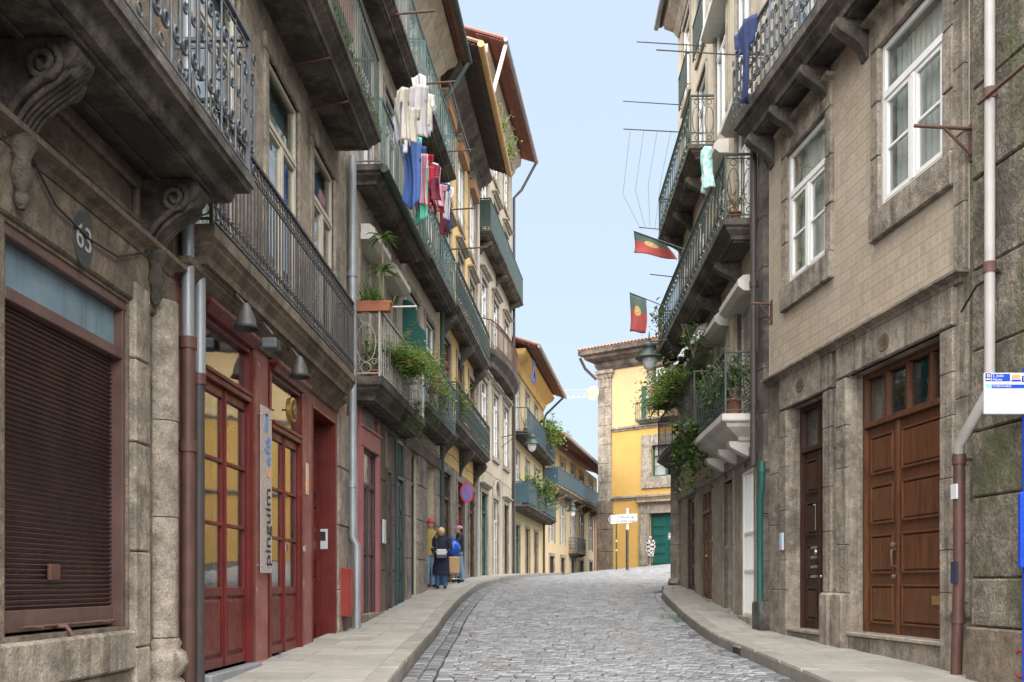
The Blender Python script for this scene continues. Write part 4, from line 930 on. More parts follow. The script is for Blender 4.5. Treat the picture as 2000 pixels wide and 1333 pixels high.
gfx = MB().tube([(b.u(1994, .22) + x, .222, E - .72 + z) for x, _, z in ring_pts((0, 0), .09, .12, 14)[2:13]], .014, 5).build('graffiti', flat('graffiti_red', (.26, .02, .025), .9), b)
# downpipe with a slanted leg
pu = b.u(1933, .17); pl_ = b.u(1873, .14) - pu
pipe(b, [(pu, .17, E + 9), (pu, .17, E + 1.98)], .048, PIPW, collars=((pu, .17, E + 4.65), (pu, .17, E + 3.0)), cm=IRBR)
pipe(b, [(pu, .17, E + 2.0), (pu, .18, E + 1.82), (pu + pl_ - .04, .16, E + 1.40), (pu + pl_, .14, E + 1.28)], .05, PIPW, n=10)
lp = pipe(b, [(pu + pl_, .14, E + 1.32), (pu + pl_, .14, E + .1), (pu + pl_ + .07, .13, E - .95)], .055, BRNP, collars=((pu + pl_, .14, E + 1.25), (pu + pl_ + .03, .135, E - .35)))
MB().box(pu + pl_ - .05, pu + pl_ + .05, .18, .2, E + .85, E + 1.0).build('sticker', SWHT, b, lp); MB().box(pu + pl_ - .05, pu + pl_ + .05, .175, .201, E + .0, E + .22).build('paint_patch', flat('blue_black', (.03, .035, .06)), b, lp)
pipe(b, [(b.uy(9.2), .1, E + 2.95), (b.uy(9.5), .15, E + 2.9), (b.uy(9.86), .09, E + 2.75)], .012, BLACK, 'cable', n=5)
MB().tube([(b.uy(8.2), .2, E + 4.62), (pu + .1, .22, E + 4.6)], .018, 6).build('iron_rod', IRBR, b)
H_MOSS = b
# ---- tiled house with the two wooden doors
b = B('tiled_house', 'house faced in ochre patterned tiles with two wooden doors and white windows', PR(9.86), PR(15.64), 'R', gh(4.5, 10) - .2)
d2 = (b.u(1842), b.u(1660), E - .62, E + 2.68); d1 = (b.u(1613), b.u(1541), E - .66, E + 2.62)
w2 = (b.u(1848), b.u(1722), E + 4.5, E + 6.45); w1 = (b.u(1617), b.u(1541), E + 4.45, E + 6.4)
ZC = E + 3.19
uw = facade(b, 0, b.L, ZC, E + 14, [w1, w2, (b.u(1848), b.u(1722), E + 7.5, E + 10.3), (b.u(1617), b.u(1541), E + 7.5, E + 10.3)], mat('tile_bed', (.50, .45, .38), (.44, .39, .33), 4, .9), name='upper_wall', coremat=GR2)
facade(b, 0, b.L, b.zb - .3, ZC, [d1, d2], GR2, name='ground_floor_wall', core=6.9)
# wooden doors
def rich_door(b, o, tr, m, trn, split, label):
    x = panel_door(b, *o, m, d=-.25, tr=tr, trn=trn, split=split, rows=((.045, .235), (.285, .475), (.525, .715), (.765, .955)), handle=None, label=label, frame=.07)
    a, c = o[0] + .07, o[1] - .07; mu = a + (c - a) * split
    MB().box(mu - .035, mu + .035, -.225, -.185, o[2], tr - .004).build('astragal', m, b, x, bevel=.008)
    return x, mu
x, mu = rich_door(b, d2, E + 1.98, WD, 4, .62, 'broad double door of varnished wood with brass letter slot')
MB().tube([(mu, -.18, E + .42), (mu, -.12, E + .40), (mu, -.12, E + .22), (mu, -.18, E + .2)], .016, 6).ball((mu, -.14, E + .46), .04).build('handle', IRBR, b, x); MB().ball((mu, -.15, E + .08), .035).build('door_knob', IRBR, b, x)
MB().box(d2[0] + .25, d2[0] + .55, -.205, -.178, E - .24, E - .14).build('letter_slot', BRASS, b, x, bevel=.004)
x, mu = rich_door(b, d1, E + 1.93, WDD, 2, .5, 'narrow dark wooden double door')
MB().ball((mu + .02, -.15, E + .45), .035).build('door_knob', CHROME, b, x); MB().ball((mu - .08, -.18, E + .1), .02).build('lock', CHROME, b, x)
for k in range(4): MB().box(mu + .1, mu + .3, -.215, -.185, E + .08 + k * .14, E + .12 + k * .14).build('letter_slot', CHROME, b, x, bevel=.004)
MB().box(mu + .14, mu + .24, -.205, -.196, E + .78, E + 1.15).build('notice', SWHT, b, x)
for o, e in ((d1, .08), (d2, .1)): MB().box(o[0] - e, o[1] + e, -.42, .05, o[2] - .05, o[2] - .001).build('threshold', GRL, b, bevel=.01); MB().box(o[0] - e + .02, o[1] + e - .02, -.42, .02, o[2] - .4, o[2] - .052).build('step_riser', GR2, b, bevel=.01)
# door jambs of separate stones, lintels and cornice
def stack(u0, u1, zs, pr, m=GR2, name='jamb_stone', bev=.008):
    for i, (a, c) in enumerate(zip(zs, zs[1:])): MB().box(u0, u1, -.06, pr + rng.uniform(0, .006), a + .0025, c - .0025).build(name, m, b, bevel=bev)
zj = [E - 1.0, E - .1, E + .35, E + 1.1, E + 1.75, E + 2.2, E + 2.6]
stack(d2[1] + .01, d2[1] + .30, [E - .12, E + .5, E + 1.5, E + 2.05, E + 2.66], .05); stack(d1[0] - .26, d1[0] - .01, [E - .12, E + .7, E + 1.3, E + 2.1, E + 2.6], .05)
stack(d2[1] + .31, d1[0] - .27, [E - .95, E - .1, E + 1.0, E + 1.8, E + 2.6], .015); stack(d2[1] + .01, d2[1] + .34, [E - 1.0, E - .12], .11, bev=.03); stack(d1[0] - .3, d1[0] - .01, [E - 1.0, E - .12], .11, bev=.03)
stack(d1[1] + .01, d1[1] + .26, zj, .045); stack(d2[0] - .26, d2[0] - .01, zj[:-1] + [E + 2.66], .045)
stack(d1[1] + .27, b.L - .28, [E - .95, E - .1, E + .9, E + 1.7, E + 2.6], .01)
stack(.02, d2[0] - .27, [E - 1, E - .2, E + .4, E + 1.2, E + 1.9, E + 2.66], .02)
MB().box(d2[0] - .26, d2[1] + .30, -.06, .056, E + 2.68, ZC - .1).build('lintel', GR2, b, bevel=.014); MB().box(d1[0] - .26, d1[1] + .27, -.06, .055, E + 2.62, ZC - .1).build('lintel', GR2, b, bevel=.014)
MB().box(d2[1] + .31, d1[0] - .27, -.06, .02, E + 2.61, ZC - .1).build('lintel', GR2, b, bevel=.014)
MB().mould(.0, b.L - .3, .15, [(.1, ZC - .1), (.085, ZC - .06), (.02, ZC - .035), (0, ZC - .03), (0, ZC)]).build('string_course', GR2, b)
for o, t in ((d2, '100'), (d1, '102')):
    uu = (o[0] + o[1]) / 2 + .1; MB().disc((uu, E + 2.86), .105, .05, .062, 18, .15).build('number_cartouche', GR, b, bevel=.004); text(t, .13, mat('carved_dark', (.10, .08, .06)), b, uu, .066, E + 2.86, name='number')
MB().box(d1[1] + .06, d1[1] + .17, .05, .085, E + .5, E + .76).build('intercom', SGRY, b, bevel=.006); MB().box(d1[1] + .085, d1[1] + .145, .085, .088, E + .62, E + .72).build('intercom_screen', SLBL, b)
# end pilaster at the next house
zp = [E - .28, E + .35, E + 1.1, E + 1.9, E + 2.7, E + 3.4, E + 4.2, E + 5.0, E + 5.8, E + 6.9]
stack(b.L - .28, b.L - .01, zp, .09, GRD, 'pilaster_stone'); MB().box(b.L - .34, b.L + .05, -.05, .17, E - .95, E - .285).build('pilaster_base', GRD, b, bevel=.03)
stack(.02, .22, [ZC + .01] + [ZC + .7 * k for k in range(1, 6)], .05, GR2, 'quoin_stone')
# windows with granite surrounds
for o in (w1, w2):
    x = window(b, *o, WHT, d=-.06, tr=.32, rows=2, fw=.075, curfrac=1, cur=CURT, curz=.98)
    surround(b, *o, .2, .05, GR2, False, .3, blocks=3); MB().box(o[0] - .2, o[1] + .2, -.08, .075, o[2] - .36, o[2]).build('sill', GR2, b, bevel=.015)
    MB().mould(o[0] - .27, o[1] + .27, .14, [(.1, o[3] + .3), (.08, o[3] + .33), (.01, o[3] + .36), (0, o[3] + .41)]).build('window_cornice', GR2, b)
for o in ((b.u(1848), b.u(1722), E + 7.5, E + 10.3), (b.u(1617), b.u(1541), E + 7.5, E + 10.3)): window(b, *o, WHT, rows=2); surround(b, *o, .2, .05, GR2, False)
# patterned facing tiles
TIL = bpy.data.materials.new('patterned_tile'); TIL.use_nodes = True
def tile_nodes():
    n, l = TIL.node_tree.nodes, TIL.node_tree.links; bs = n['Principled BSDF']; bs.inputs['Roughness'].default_value = .38
    uv = n.new('ShaderNodeUVMap'); uv.uv_map = 'uv'
    def M(op, a, c=None, k=None):
        q = n.new('ShaderNodeMath'); q.operation = op
        for i, v in enumerate((a, c)):
            if v is None: continue
            if isinstance(v, (int, float)): q.inputs[i].default_value = v
            else: l.new(v, q.inputs[i])
        return q.outputs[0]
    sx = n.new('ShaderNodeSeparateXYZ'); l.new(uv.outputs[0], sx.inputs[0])
    def ringd(cx, cy, r, w_):
        dx = M('SUBTRACT', sx.outputs[0], cx); dy = M('SUBTRACT', sx.outputs[1], cy)
        rr = M('SQRT', M('ADD', M('MULTIPLY', dx, dx), M('MULTIPLY', dy, dy)))
        return M('LESS_THAN', M('ABSOLUTE', M('SUBTRACT', rr, r)), w_)
    ring = ringd(.5, .5, .36, .075)
    for cx, cy in ((0, 0), (0, 1), (1, 0), (1, 1)): ring = M('MAXIMUM', ring, ringd(cx, cy, .26, .06))
    dot = ringd(.5, .5, .0, .13)
    geo = n.new('ShaderNodeNewGeometry'); ns = n.new('ShaderNodeTexNoise'); ns.inputs['Scale'].default_value = 1.1; ns.inputs['Detail'].default_value = 5; l.new(geo.outputs['Position'], ns.inputs['Vector'])
    def mix(f, a, c):
        x = n.new('ShaderNodeMix'); x.data_type = 'RGBA'
        if isinstance(f, float): x.inputs[0].default_value = f
        else: l.new(f, x.inputs[0])
        for i, v in ((6, a), (7, c)):
            if isinstance(v, tuple): x.inputs[i].default_value = (*v, 1)
            else: l.new(v, x.inputs[i])
        return x.outputs[2]
    base = mix(ns.outputs['Fac'], (.35, .305, .28), (.41, .36, .33))
    c1 = mix(ring, base, (.43, .335, .20)); c1 = mix(dot, c1, (.29, .25, .26))
    rp = n.new('ShaderNodeMapRange'); rp.inputs[1].default_value = .45; rp.inputs[2].default_value = .7; rp.inputs[3].default_value = 0; rp.inputs[4].default_value = .3; l.new(ns.outputs['Fac'], rp.inputs[0])
    c1 = mix(rp.outputs[0], c1, (.43, .37, .32))
    oi = n.new('ShaderNodeObjectInfo'); ad = M('FRACT', M('ADD', oi.outputs['Random'], geo.outputs['Random Per Island']))
    hs = n.new('ShaderNodeHueSaturation'); l.new(c1, hs.inputs['Color']); l.new(M('ADD', M('MULTIPLY', ad, .18), .91), hs.inputs['Value']); l.new(hs.outputs[0], bs.inputs['Base Color'])
tile_nodes()
tl = .145; cells = []
for i in range(int((b.L - .28 - .24) / tl)):
    for j in range(int(3.9 / tl)):
        a, z0 = .24 + i * tl, ZC + .003 + j * tl
        if any(a + tl > o[0] - .2 and a < o[1] + .2 and z0 + tl > o[2] - .36 and z0 < o[3] + .41 for o in (w1, w2)):
            continue
        cells.append((a, z0))
def tmesh(cs, name):
    vs, fs, uvs = [], [], []
    for a, z0 in cs:
        k = len(vs); g = .0012
        for dd, i_ in ((0, 0), (.004, 0), (.006, .004)):
            for p, q_ in ((a + g + i_, z0 + g + i_), (a + tl - g - i_, z0 + g + i_), (a + tl - g - i_, z0 + tl - g - i_), (a + g + i_, z0 + tl - g - i_)): vs.append((p, dd, q_))
        for s0 in (0, 4):
            for t in range(4): fs.append((k + s0 + t, k + s0 + (t + 1) % 4, k + s0 + 4 + (t + 1) % 4, k + s0 + 4 + t)); uvs += [(.0, .5)] * 4
        fs.append((k + 8, k + 9, k + 10, k + 11)); uvs += [(0, 0), (1, 0), (1, 1), (0, 1)]
    me = bpy.data.meshes.new(name); me.from_pydata(vs, [], fs); lay = me.uv_layers.new(name='uv')
    lay.data.foreach_set('uv', [x for q_ in uvs for x in q_]); me.materials.append(TIL); return me
cells.sort(key=lambda c: c[0] + max(0, c[1] - E - 6.5) * 9)
tp = uw
me = tmesh([(0, 0)], 'facing_tile')
for a, z0 in cells[:290]: inst('facing_tile', me, b, tp, (a, .0, z0))
o = bpy.data.objects.new('facing_tiles', tmesh([(a, z - b.zb) for a, z in cells[290:]], 'facing_tiles')); link(o, tp); o['kind'] = 'stuff'
# balcony above
balcony(b, b.uy(10.2), b.L - .05, E + 6.98, E + 7.36, .5, 1.1, 'scroll', .36, GRD, IRONG, corb=[b.uy(y) for y in (11.0, 12.1, 13.2, 14.3, 15.2)], cb=(.18, .42))
for px, py, n_ in ((1900, 252, 1), (1508, 594, 0)):
    uu, zz = b.u(px), b.z(px, py)
    br = MB().tube([(uu, 0, zz), (uu, .62 if n_ else .35, zz)], .018, 6).tube([(uu, 0, zz - .28), (uu, .3 if n_ else .2, zz - .01)], .015, 6).box(uu - .05, uu + .05, 0, .015, zz - .32, zz + .06)
    br.build('iron_bracket', IRBR, b)
pipe(b, [(b.L - .02, .16, E + 7.0), (b.L - .02, .16, E + 1.9)], .055, PIPD, collars=((b.L - .02, .16, E + 4.8), (b.L - .02, .16, E + 2.9)))
gp = b.u(1486, .13); pipe(b, [(gp - .04, .13, E + 1.92), (gp - .04, .13, E + 1.5), (gp + .04, .13, E + 1.35), (gp + .04, .13, E + .0), (gp + .02, .13, E - .62)], .05, PIPG, collars=((gp - .04, .13, E + 1.8),))
pipe(b, [(b.L + .1, .12, E + 4.5), (b.L + .13, .14, E + 3.4), (b.L + .05, .15, E + 2.9), (b.L + .12, .13, E + 2.2)], .012, WHO, 'cable', n=5)
sh_ = T('plastic_sheet', 'clear plastic sheeting tied inside the scroll balcony above the tiles', 'sheet', b.w(b.uy(13.3), .42, E + 7.4), b.o.rotation_euler.z, 1, zb=E + 7.4)
mb = MB(); 
for i in range(24):
    f_ = lambda i: (-1.1 + 2.2 * i / 24, .03 * math.sin(i * 1.9) + .02 * math.sin(i * .7))
    for j in range(6):
        p = [(*f_(i + di), E + 7.42 + 1.5 * (j + dj) / 6) for di, dj in ((0, 0), (1, 0), (1, 1), (0, 1))]; mb.add([(x_, y_ + .04 * math.sin(3 * z_ + x_ * 5), z_) for x_, y_, z_ in p], [(0, 1, 2, 3)], True)
mb.build('sheet_folds', SHEET, sh_)
H_TILE = b
# ---- balcony house beyond
b = B('plant_balcony_house', 'beige house with a white balcony slab and many plants on iron balconies', PR(15.64), PR(25.4), 'R', gh(4, 16) - .2)
q = b.uy; g0 = gh(4.2, 20)
gd = [(q(16.25), q(17.2), gh(4, 16.7) + .1, E + 1.95), (q(18.1), q(19.0), gh(4, 18.5), E + 1.95), (q(20.3), q(21.4), gh(4, 21), E + 2.0), (q(22.6), q(23.8), gh(4, 23), E + 2.1)]
wn = [(q(16.5), q(17.7)), (q(18.7), q(19.9)), (q(21.0), q(22.2)), (q(23.3), q(24.5))]
up = [(a, c, E + zz, E + zz + h) for zz, h in ((2.95, 2.0), (6.05, 2.25), (9.05, 2.2), (11.9, 2.0)) for a, c in wn]
facade(b, 0, b.L, E + 2.3, E + 14.7, up, PLR, name='upper_wall'); facade(b, 0, b.L, b.zb - .3, E + 2.3, gd, GRL, name='ground_floor_wall', core=6.9)
for i, o in enumerate(up):
    if i in (0, 1, 2): roller(b, *o, pitch=.07); shutter_box(b, o[0] - .25, o[1] + .3, o[3] - .05)
    elif i in (4, 5, 9): window(b, *o, WHT, rows=1); shutter_box(b, o[0] - .2, o[1] + .2, o[3] - .1)
    else: window(b, *o, WHT, rows=1)
    surround(b, *o, .13, .03, GRL, i > 11)
    if i > 11: railing(b, o[0] - .05, o[1] + .05, o[2], .14, .8, 'bars', .1, IRGN)
# ground-floor doors
gt = MB(); a, c, z0, z1 = gd[0]
gt.box(a, a + .05, -.06, -.0, z0, z1).box(c - .05, c, -.06, -.0, z0, z1).box(a + .05, c - .05, -.06, -.0, z1 - .05, z1)
for zz in (z0, z0 + .75, z0 + 1.4): gt.box(a + .05, c - .05, -.05, -.01, zz, zz + .05)
gx = gt.build('iron_gate', WHT, b); bm_ = MB().tube([(0, 0, 0), (0, 0, z1 - z0 - .06)], .014, 6).mesh('gate_bar', WHT, b.s)
for k in range(1, 8): inst('gate_bar', bm_, b, gx, (a + .05 + (c - a - .1) * k / 8, -.03, z0 + .03))
MB().box(a, c, -.12, -.09, z0, z1).build('door_leaf', WHT, b, gx)
MB().box(gd[1][0], gd[1][1], -.447, -.43, gd[1][2], gd[1][3]).build('room_shade_panel', DARK, b); panel_door(b, gd[1][0], gd[1][0] + .5, gd[1][2], gd[1][3], MATS['petrol_door'], d=-.36, leaves=1, handle=None)
x = panel_door(b, *gd[2], WD, d=-.06, tr=E + 1.5, handle=BRASS); panel_door(b, *gd[3], WDD, d=-.1, handle=None)
for i, o in enumerate(gd):
    surround(b, *o, .14, .012, GRL if i < 2 else GR2, False, .16, blocks=2); MB().box(o[0] - .08, o[1] + .08, -.3, .08, o[2] - .3, o[2]).build('doorstep', GRL, b, bevel=.012)
    if i < 2: MB().disc(((o[0] + o[1]) / 2, E + 2.03), .05, .05, .06, 14, .07).build('number_plate', BLACK, b)
MB().box(0, b.L, -.05, .07, E + 2.12, E + 2.3).build('lintel_course', GRL, b, bevel=.012)
# corner column
cu = b.L - .16
MB().lathe((cu, .06), [(.25, E - .5), (.25, E - .02), (.2, E + .02)], 4, False).build('column_plinth', GR, b, bevel=.02)
for i, (z0, z1) in enumerate(zip([E + .14, E + 1.0, E + 1.8, E + 2.6], [E + 1.0, E + 1.8, E + 2.6, E + 3.0])): MB().lathe((cu, .07), [(.15, z0 + .004), (.15, z1 - .004)], 16).build('column_drum', GR2, b)
MB().lathe((cu, .07), [(.22, E + .0), (.23, E + .05), (.19, E + .09), (.2, E + .12), (.155, E + .145)], 16).build('column_base', GR2, b)
# balconies
ws_ = MB(); u0, u1 = q(16.0), q(19.1)
ws_.mould(u0, u1, .58, [(.34, E + 2.4), (.32, E + 2.46), (.1, E + 2.6), (.08, E + 2.66), (.01, E + 2.68), (0, E + 2.7), (0, E + 2.8)]); ws_.build('balcony_slab', WHO, b, label='white painted balcony slab')
for c in (u0 + .5, u0 + 1.5, u1 - .4): MB().prism([(0, E + 2.4), (.4, E + 2.4), (.38, E + 2.3), (.12, E + 2.16), (0, E + 2.12)], c - .12, c + .12).build('corbel', WHO, b, bevel=.01)
railing(b, u0, u1, E + 2.8, .56, 1.02, 'oval', .28, IRGN)
balcony(b, q(19.3), b.L - .05, E + 3.0, E + 3.22, .56, 1.0, 'bars', .17, GRD, IRON)
balcony(b, q(16.0), b.L - .1, E + 5.72, E + 6.02, .56, 1.06, 'oval', .34, GRD, IRGN, corb=[q(y) for y in (17.4, 19.4, 21.4, 23.4, 24.8)], cb=(.2, .4))
balcony(b, q(19.9), b.L - .05, E + 8.75, E + 9.0, .54, 1.0, 'oval', .32, GRD, IRGN, corb=[q(y) for y in (21.0, 23.0, 24.6)], cb=(.2, .4))
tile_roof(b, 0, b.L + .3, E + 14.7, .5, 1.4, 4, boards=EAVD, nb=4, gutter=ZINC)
MB().mould(0, b.L + .1, .4, [(.35, E + 14.1), (.25, E + 14.3), (.05, E + 14.5), (0, E + 14.68)]).build('cornice', GRL, b)
# rods and washing lines
for i, (y, z, ln) in enumerate(((17.4, 9.45, 1.5), (21.0, 11.6, 1.5), (21.5, 9.95, 1.75), (24.6, 8.9, 1.1), (23, 7.2, 1.0), (24.6, 12.1, 1.5))):
    MB().tube([(q(y), 0, E + z), (q(y), ln, E + z + .12)], .012, 6).build('drying_rod', IRON, b)
for k in range(4): MB().tube([(q(21.5), .7 + .3 * k, E + 10.02), (q(23.2), .72 + .3 * k, E + 9.6 - .1 * k), (q(24.6), .7 + .12 * k, E + 8.98)], .004, 4).build('washing_line', WHO, b)
H_PLANT = b
# ------------------------------------------------------------------ far end of the street
q0 = (0.0, 42.0)
b = B('blue_balcony_house', 'cream house with blue balconies and a broad tiled eave at the bend', (0.0, 42.05), (1.74, 53.4), 'L', gh(0, 45) - .3)
q = b.uy; wn = [(q(42.9), q(44.2)), (q(46.2), q(47.5)), (q(49.4), q(50.7))]
up = [(a, c, E + zz, E + zz + 2.4) for zz in (3.5, 6.7) for a, c in wn]; gd = [(a, c, gh(1, 47) - .2, E + 2.6) for a, c in wn]
facade(b, 0, b.L, b.zb - .3, E + 10.2, up + gd, mat('plaster_sand', (.55, .44, .26), (.46, .37, .22), 1, .9, .15, 20, .4, stain=(.25, .19, .12)))
for o in up: window(b, *o, WHO, rows=2); surround(b, *o, .14, .04, GRL, False)
for i, o in enumerate(gd): panel_door(b, *o, (GRNW, WDD, PIPD)[i], tr=E + 2.0, handle=None); surround(b, *o, .16, .05, GR2, False)
balcony(b, .1, b.L - .4, E + 3.2, E + 3.42, .75, 1.0, 'sheet', .6, GRD, IRBL); balcony(b, .1, b.L - .4, E + 6.4, E + 6.62, .68, 1.0, 'bars', .14, GRD, IRBL)
tile_roof(b, 0, b.L + .2, E + 10.2, 1.15, 1.5, 4.5, gutter=ZINC); MB().mould(0, b.L, .6, [(.5, E + 9.4), (.4, E + 9.7), (.1, E + 9.95), (0, E + 10.15)]).build('cornice', PLY, b)
ch = MB().box(.9, 1.8, -2.0, -1.2, E + 10.5, E + 12.1).box(.8, 1.9, -2.1, -1.1, E + 12.1, E + 12.25).box(1.0, 1.7, -1.9, -1.3, E + 12.25, E + 12.5).build('chimney', PLR, b)
pipe(b, [(b.L - .3, 1.1, E + 10.1), (b.L - .5, .2, E + 9.2), (b.L - .5, .08, E + 8.9), (b.L - .5, .08, gh(2, 53))], .06, PIPD)
pipe(b, [(.08, .08, E + 10), (.08, .08, gh(0, 42) - .1)], .06, PIPW)
H_BLUE = b
b = B('curved_end_house', 'sand-coloured house with long glazed balcony closing the street at the bend', (1.74, 53.45), (6.5, 74.5), 'L', gh(2, 54) - .4)
q = b.uy; g0 = gh(3, 62)
wn = [(q(55.0), q(56.6)), (q(58.6), q(60.2)), (q(62.4), q(64.0)), (q(66.0), q(67.6)), (q(70.4), q(72))]
up = [(a, c, E + 2.35, E + 4.75) for a, c in wn] + [(a, c, E + 5.75, E + 7.5) for a, c in wn]; gd = [(a + .1, c - .1, g0 - .4, E + 1.55) for a, c in wn]
facade(b, 0, b.L, b.zb - .3, E + 8.0, up + gd, mat('plaster_sand_light', (.62, .50, .31), (.54, .43, .27), 1, .9, .15, 20, .35, stain=(.3, .24, .16)))
for o in up: window(b, *o, WHO, rows=2, cur=CURY); surround(b, *o, .22, .05, GRL, False)
for o in gd: panel_door(b, *o, WDD, handle=None); surround(b, *o, .2, .05, GRL, False)
balcony(b, .1, b.L - .3, E + 5.2, E + 5.42, .8, 1.0, 'sheet', .9, GR2, IRBL, corb=[b.L * k / 6 for k in range(1, 6)], cb=(.3, .5))
balcony(b, q(61.6), q(65.0), E + 1.75, E + 1.95, .6, .95, 'scroll', .3, GRD, IRON)
tile_roof(b, -.5, b.L + .3, E + 8.0, 1.3, 1.6, 5, gutter=ZINC); pipe(b, [(b.L, 1.2, E + 7.9), (b.L - .4, .1, E + 6.8), (b.L - .4, .1, g0)], .08, IRBR)
MB().box(b.L - 1.5, b.L + .02, -.05, .06, g0 - .4, E + 5.1).build('end_pier', mat('pier_pink', (.46, .27, .20), None, 2, .85), b)
H_END = b
# ---- yellow corner house
b = B('yellow_house', 'bright yellow house with granite corner pilaster and big green double door', (5.61, 62.0), (5.61 + 1.32 * 9, 62 - 9), 'L', gh(6, 61) - .8, cat='building')
dr = (b.u(1268), b.u(1330), gh(9, 59) - .15, E + 4.3); wA = (b.u(1273), b.u(1327), E + 6.55, E + 8.45); wB = (b.u(1275), b.u(1325), E + 11.2, E + 13.3)
pu_ = b.u(1195); hb1, hb2 = E + 5.2, E + 9.55
facade(b, 0, b.L, b.zb - .5, hb1, [dr], PLYB, name='ground_floor_wall', coremat=PLYB); facade(b, 0, b.L, hb1, hb2, [wA], PLYB, name='first_floor_wall'); facade(b, 0, b.L, hb2, E + 14.3, [wB], PLYP, name='second_floor_wall')
for z0, z1 in zip([b.zb - .5, E + 2.0, E + 3.4, E + 4.4], [E + 2.0, E + 3.4, E + 4.4, hb1]): MB().box(-.15, pu_ + .1, -.3, .14, z0 + .006, z1 - .006).build('pilaster_stone', GR, b, bevel=.03)
for k in range(7): z0 = hb1 + k * 1.2; MB().box(-.1, pu_, -.3, .1, z0 + .006, z0 + 1.194).build('pilaster_stone', GR2, b, bevel=.02)
MB().mould(-.25, pu_ + .2, .28, [(.14, E + 13.0), (.1, E + 13.2), (0, E + 13.3), (0, E + 13.5)], -.3).build('capital', GR2, b)
for zz in (hb1, hb2): MB().mould(pu_ + .01, b.L, .16, [(.1, zz), (.08, zz + .08), (0, zz + .14), (0, zz + .26)]).build('string_course', GR2, b)
for o, w_ in ((dr, .75), (wA, .7), (wB, .4)): surround(b, *o, w_ if o is not dr else .7, .08, GR2, o is not dr, .55 if o is dr else None)
MB().mould(dr[0] - .8, dr[1] + .8, .35, [(.25, dr[3] + .55), (.2, dr[3] + .6), (0, dr[3] + .7), (0, dr[3] + .8)]).build('door_cornice', GR2, b)
x = panel_door(b, *dr, GRNW, d=-.28, leaves=2, rows=((.03, .2), (.23, .38), (.41, .55), (.58, .72), (.75, .96)), handle=BRASS); mm_ = (dr[0] + dr[1]) / 2
MB().box(mm_ + .1, mm_ + .45, -.235, -.225, E + 2.7, E + 3.1).build('notice', SWHT, b, x)
window(b, *wA, mat('green_window', (.02, .075, .06), None, 3, .5), rows=2, tr=.33, cols=2, d=-.2, cur=CURT, curfrac=.5); window(b, *wB, MATS['green_window'], rows=2, d=-.2, tr=.3)
lb = (b.u(1246), b.u(1262)); 
balcony(b, b.u(1247), b.u(1330), E + 9.85, E + 10.1, .45, 1.0, 'bars', .14, GRD, IRGN)
window_ = MB().box(b.u(1253), b.u(1262), .0, .02, E + 10.1, E + 12.2).build('shutter_leaf', GRNW, b)
MB().mould(-1.0, b.L, 1.05, [(.95, E + 13.5), (.8, E + 13.7), (.75, E + 13.95), (.3, E + 14.2), (.25, E + 14.35), (0, E + 14.45), (0, E + 14.7)], -6).build('cornice', GRD, b)
tile_roof(b, -1.0, b.L, E + 14.7, 1.05, 1.25, 6, under=False, gutter=None)
MB().tube([(-.9, .95, E + 14.3), (-.8, .5, E + 13.7), (-.2, .12, E + 13.0)], .09, 8).build('downpipe', PIPD, b)
MB().rings([[(-.25 + r * math.cos(t), .3 + dd, E + 12.1 + r * math.sin(t)) for t in [2 * math.pi * k / 20 for k in range(20)]] for r, dd in ((.45, .16), (.43, .12), (.25, .05), (.05, .02))]).build('satellite_dish', PLR, b); MB().tube([(-.25, .1, E + 12.0), (-.25, .35, E + 12.0)], .04, 6).build('dish_arm', IRON, b)
H_YEL = b
# ---- tower crane far away
cr = T('tower_crane', 'pale lattice crane jib far behind the roofs', 'crane', (12, 260, 0), 0, 1)
mb = MB(); x0, x1 = 14.0, 26.0; zc = CZ + (HY - 768) / FPX * 260
for (dy, dz) in ((0, -1.0), (1.4, -1.0), (.7, 1.0)): mb.tube([(x0 - 12, dy, zc + dz - .2), (x1 - 12 + 6, dy, zc + dz + .6)], .055, 5)
for k in range(14):
    a = x0 - 12 + k * 1.3; s_ = .8 * (k * 1.3) / 18 - .2
    mb.tube([(a, 0, zc - 1 + s_), (a + .65, .7, zc + 1 + s_), (a + 1.3, 0, zc - 1 + s_)], .04, 4)
mb.build('jib', flat('crane_paint', (.36, .38, .40)), cr); MB().box(13.0, 14.6, .0, 1.4, 0, zc + 5).build('mast', MATS['crane_paint'], cr)

# ------------------------------------------------------------------ plants, washing, flags, lamps
hp = H_GREY; gq = hp.uy
plant('planter', 'terracotta box of green plants on the near end of the pale railing', hp, gq(16.15), .34, E + 4.5, 'grassy', .38, 'box', m=LEAF, n=70, wide=.62)
plant('tall_plant', 'tall bare-stemmed plant with leaf tufts on the pale balcony', hp, gq(16.5), .42, E + 4.35, 'whorl', 1.5, None, m=LEAF, n=30)
for y, s_, lab in ((17.3, .6, 'large bright feathery fern bursting through the pale railing'), (18.2, .55, 'second feathery fern further along the pale railing')): plant('fern', lab, hp, gq(y), .55, E + 3.95, 'fern', s_ * 1.5, None, m=FERN, n=80)
plant('dry_plant', 'dry yellowish plant on the pale balcony behind the fern', hp, gq(18.9), .46, E + 3.9, 'leafy', .6, None, m=DRYL, n=70)
plant('potted_plant', 'dark potted plant inside the near end of the pale balcony', hp, gq(16.6), .25, E + 3.44, 'leafy', .55, m=LEAFD)
plant('trailing_plant', 'trailing vine hanging below the pale balcony slab', hp, gq(18.6), .52, E + 3.45, 'trail', .7, None, m=LEAF, n=16)
ht = H_TEAL; tq = ht.uy
for y, lab, k in ((21.2, 'yellow-green bush poking through the teal railing near the green screen', DRYL), (22.6, 'light green bush in the middle of the teal first-floor railing', FERN)): plant('bush', lab, ht, tq(y), .5, E + 4.0, 'leafy', .7, None, m=k, n=110)
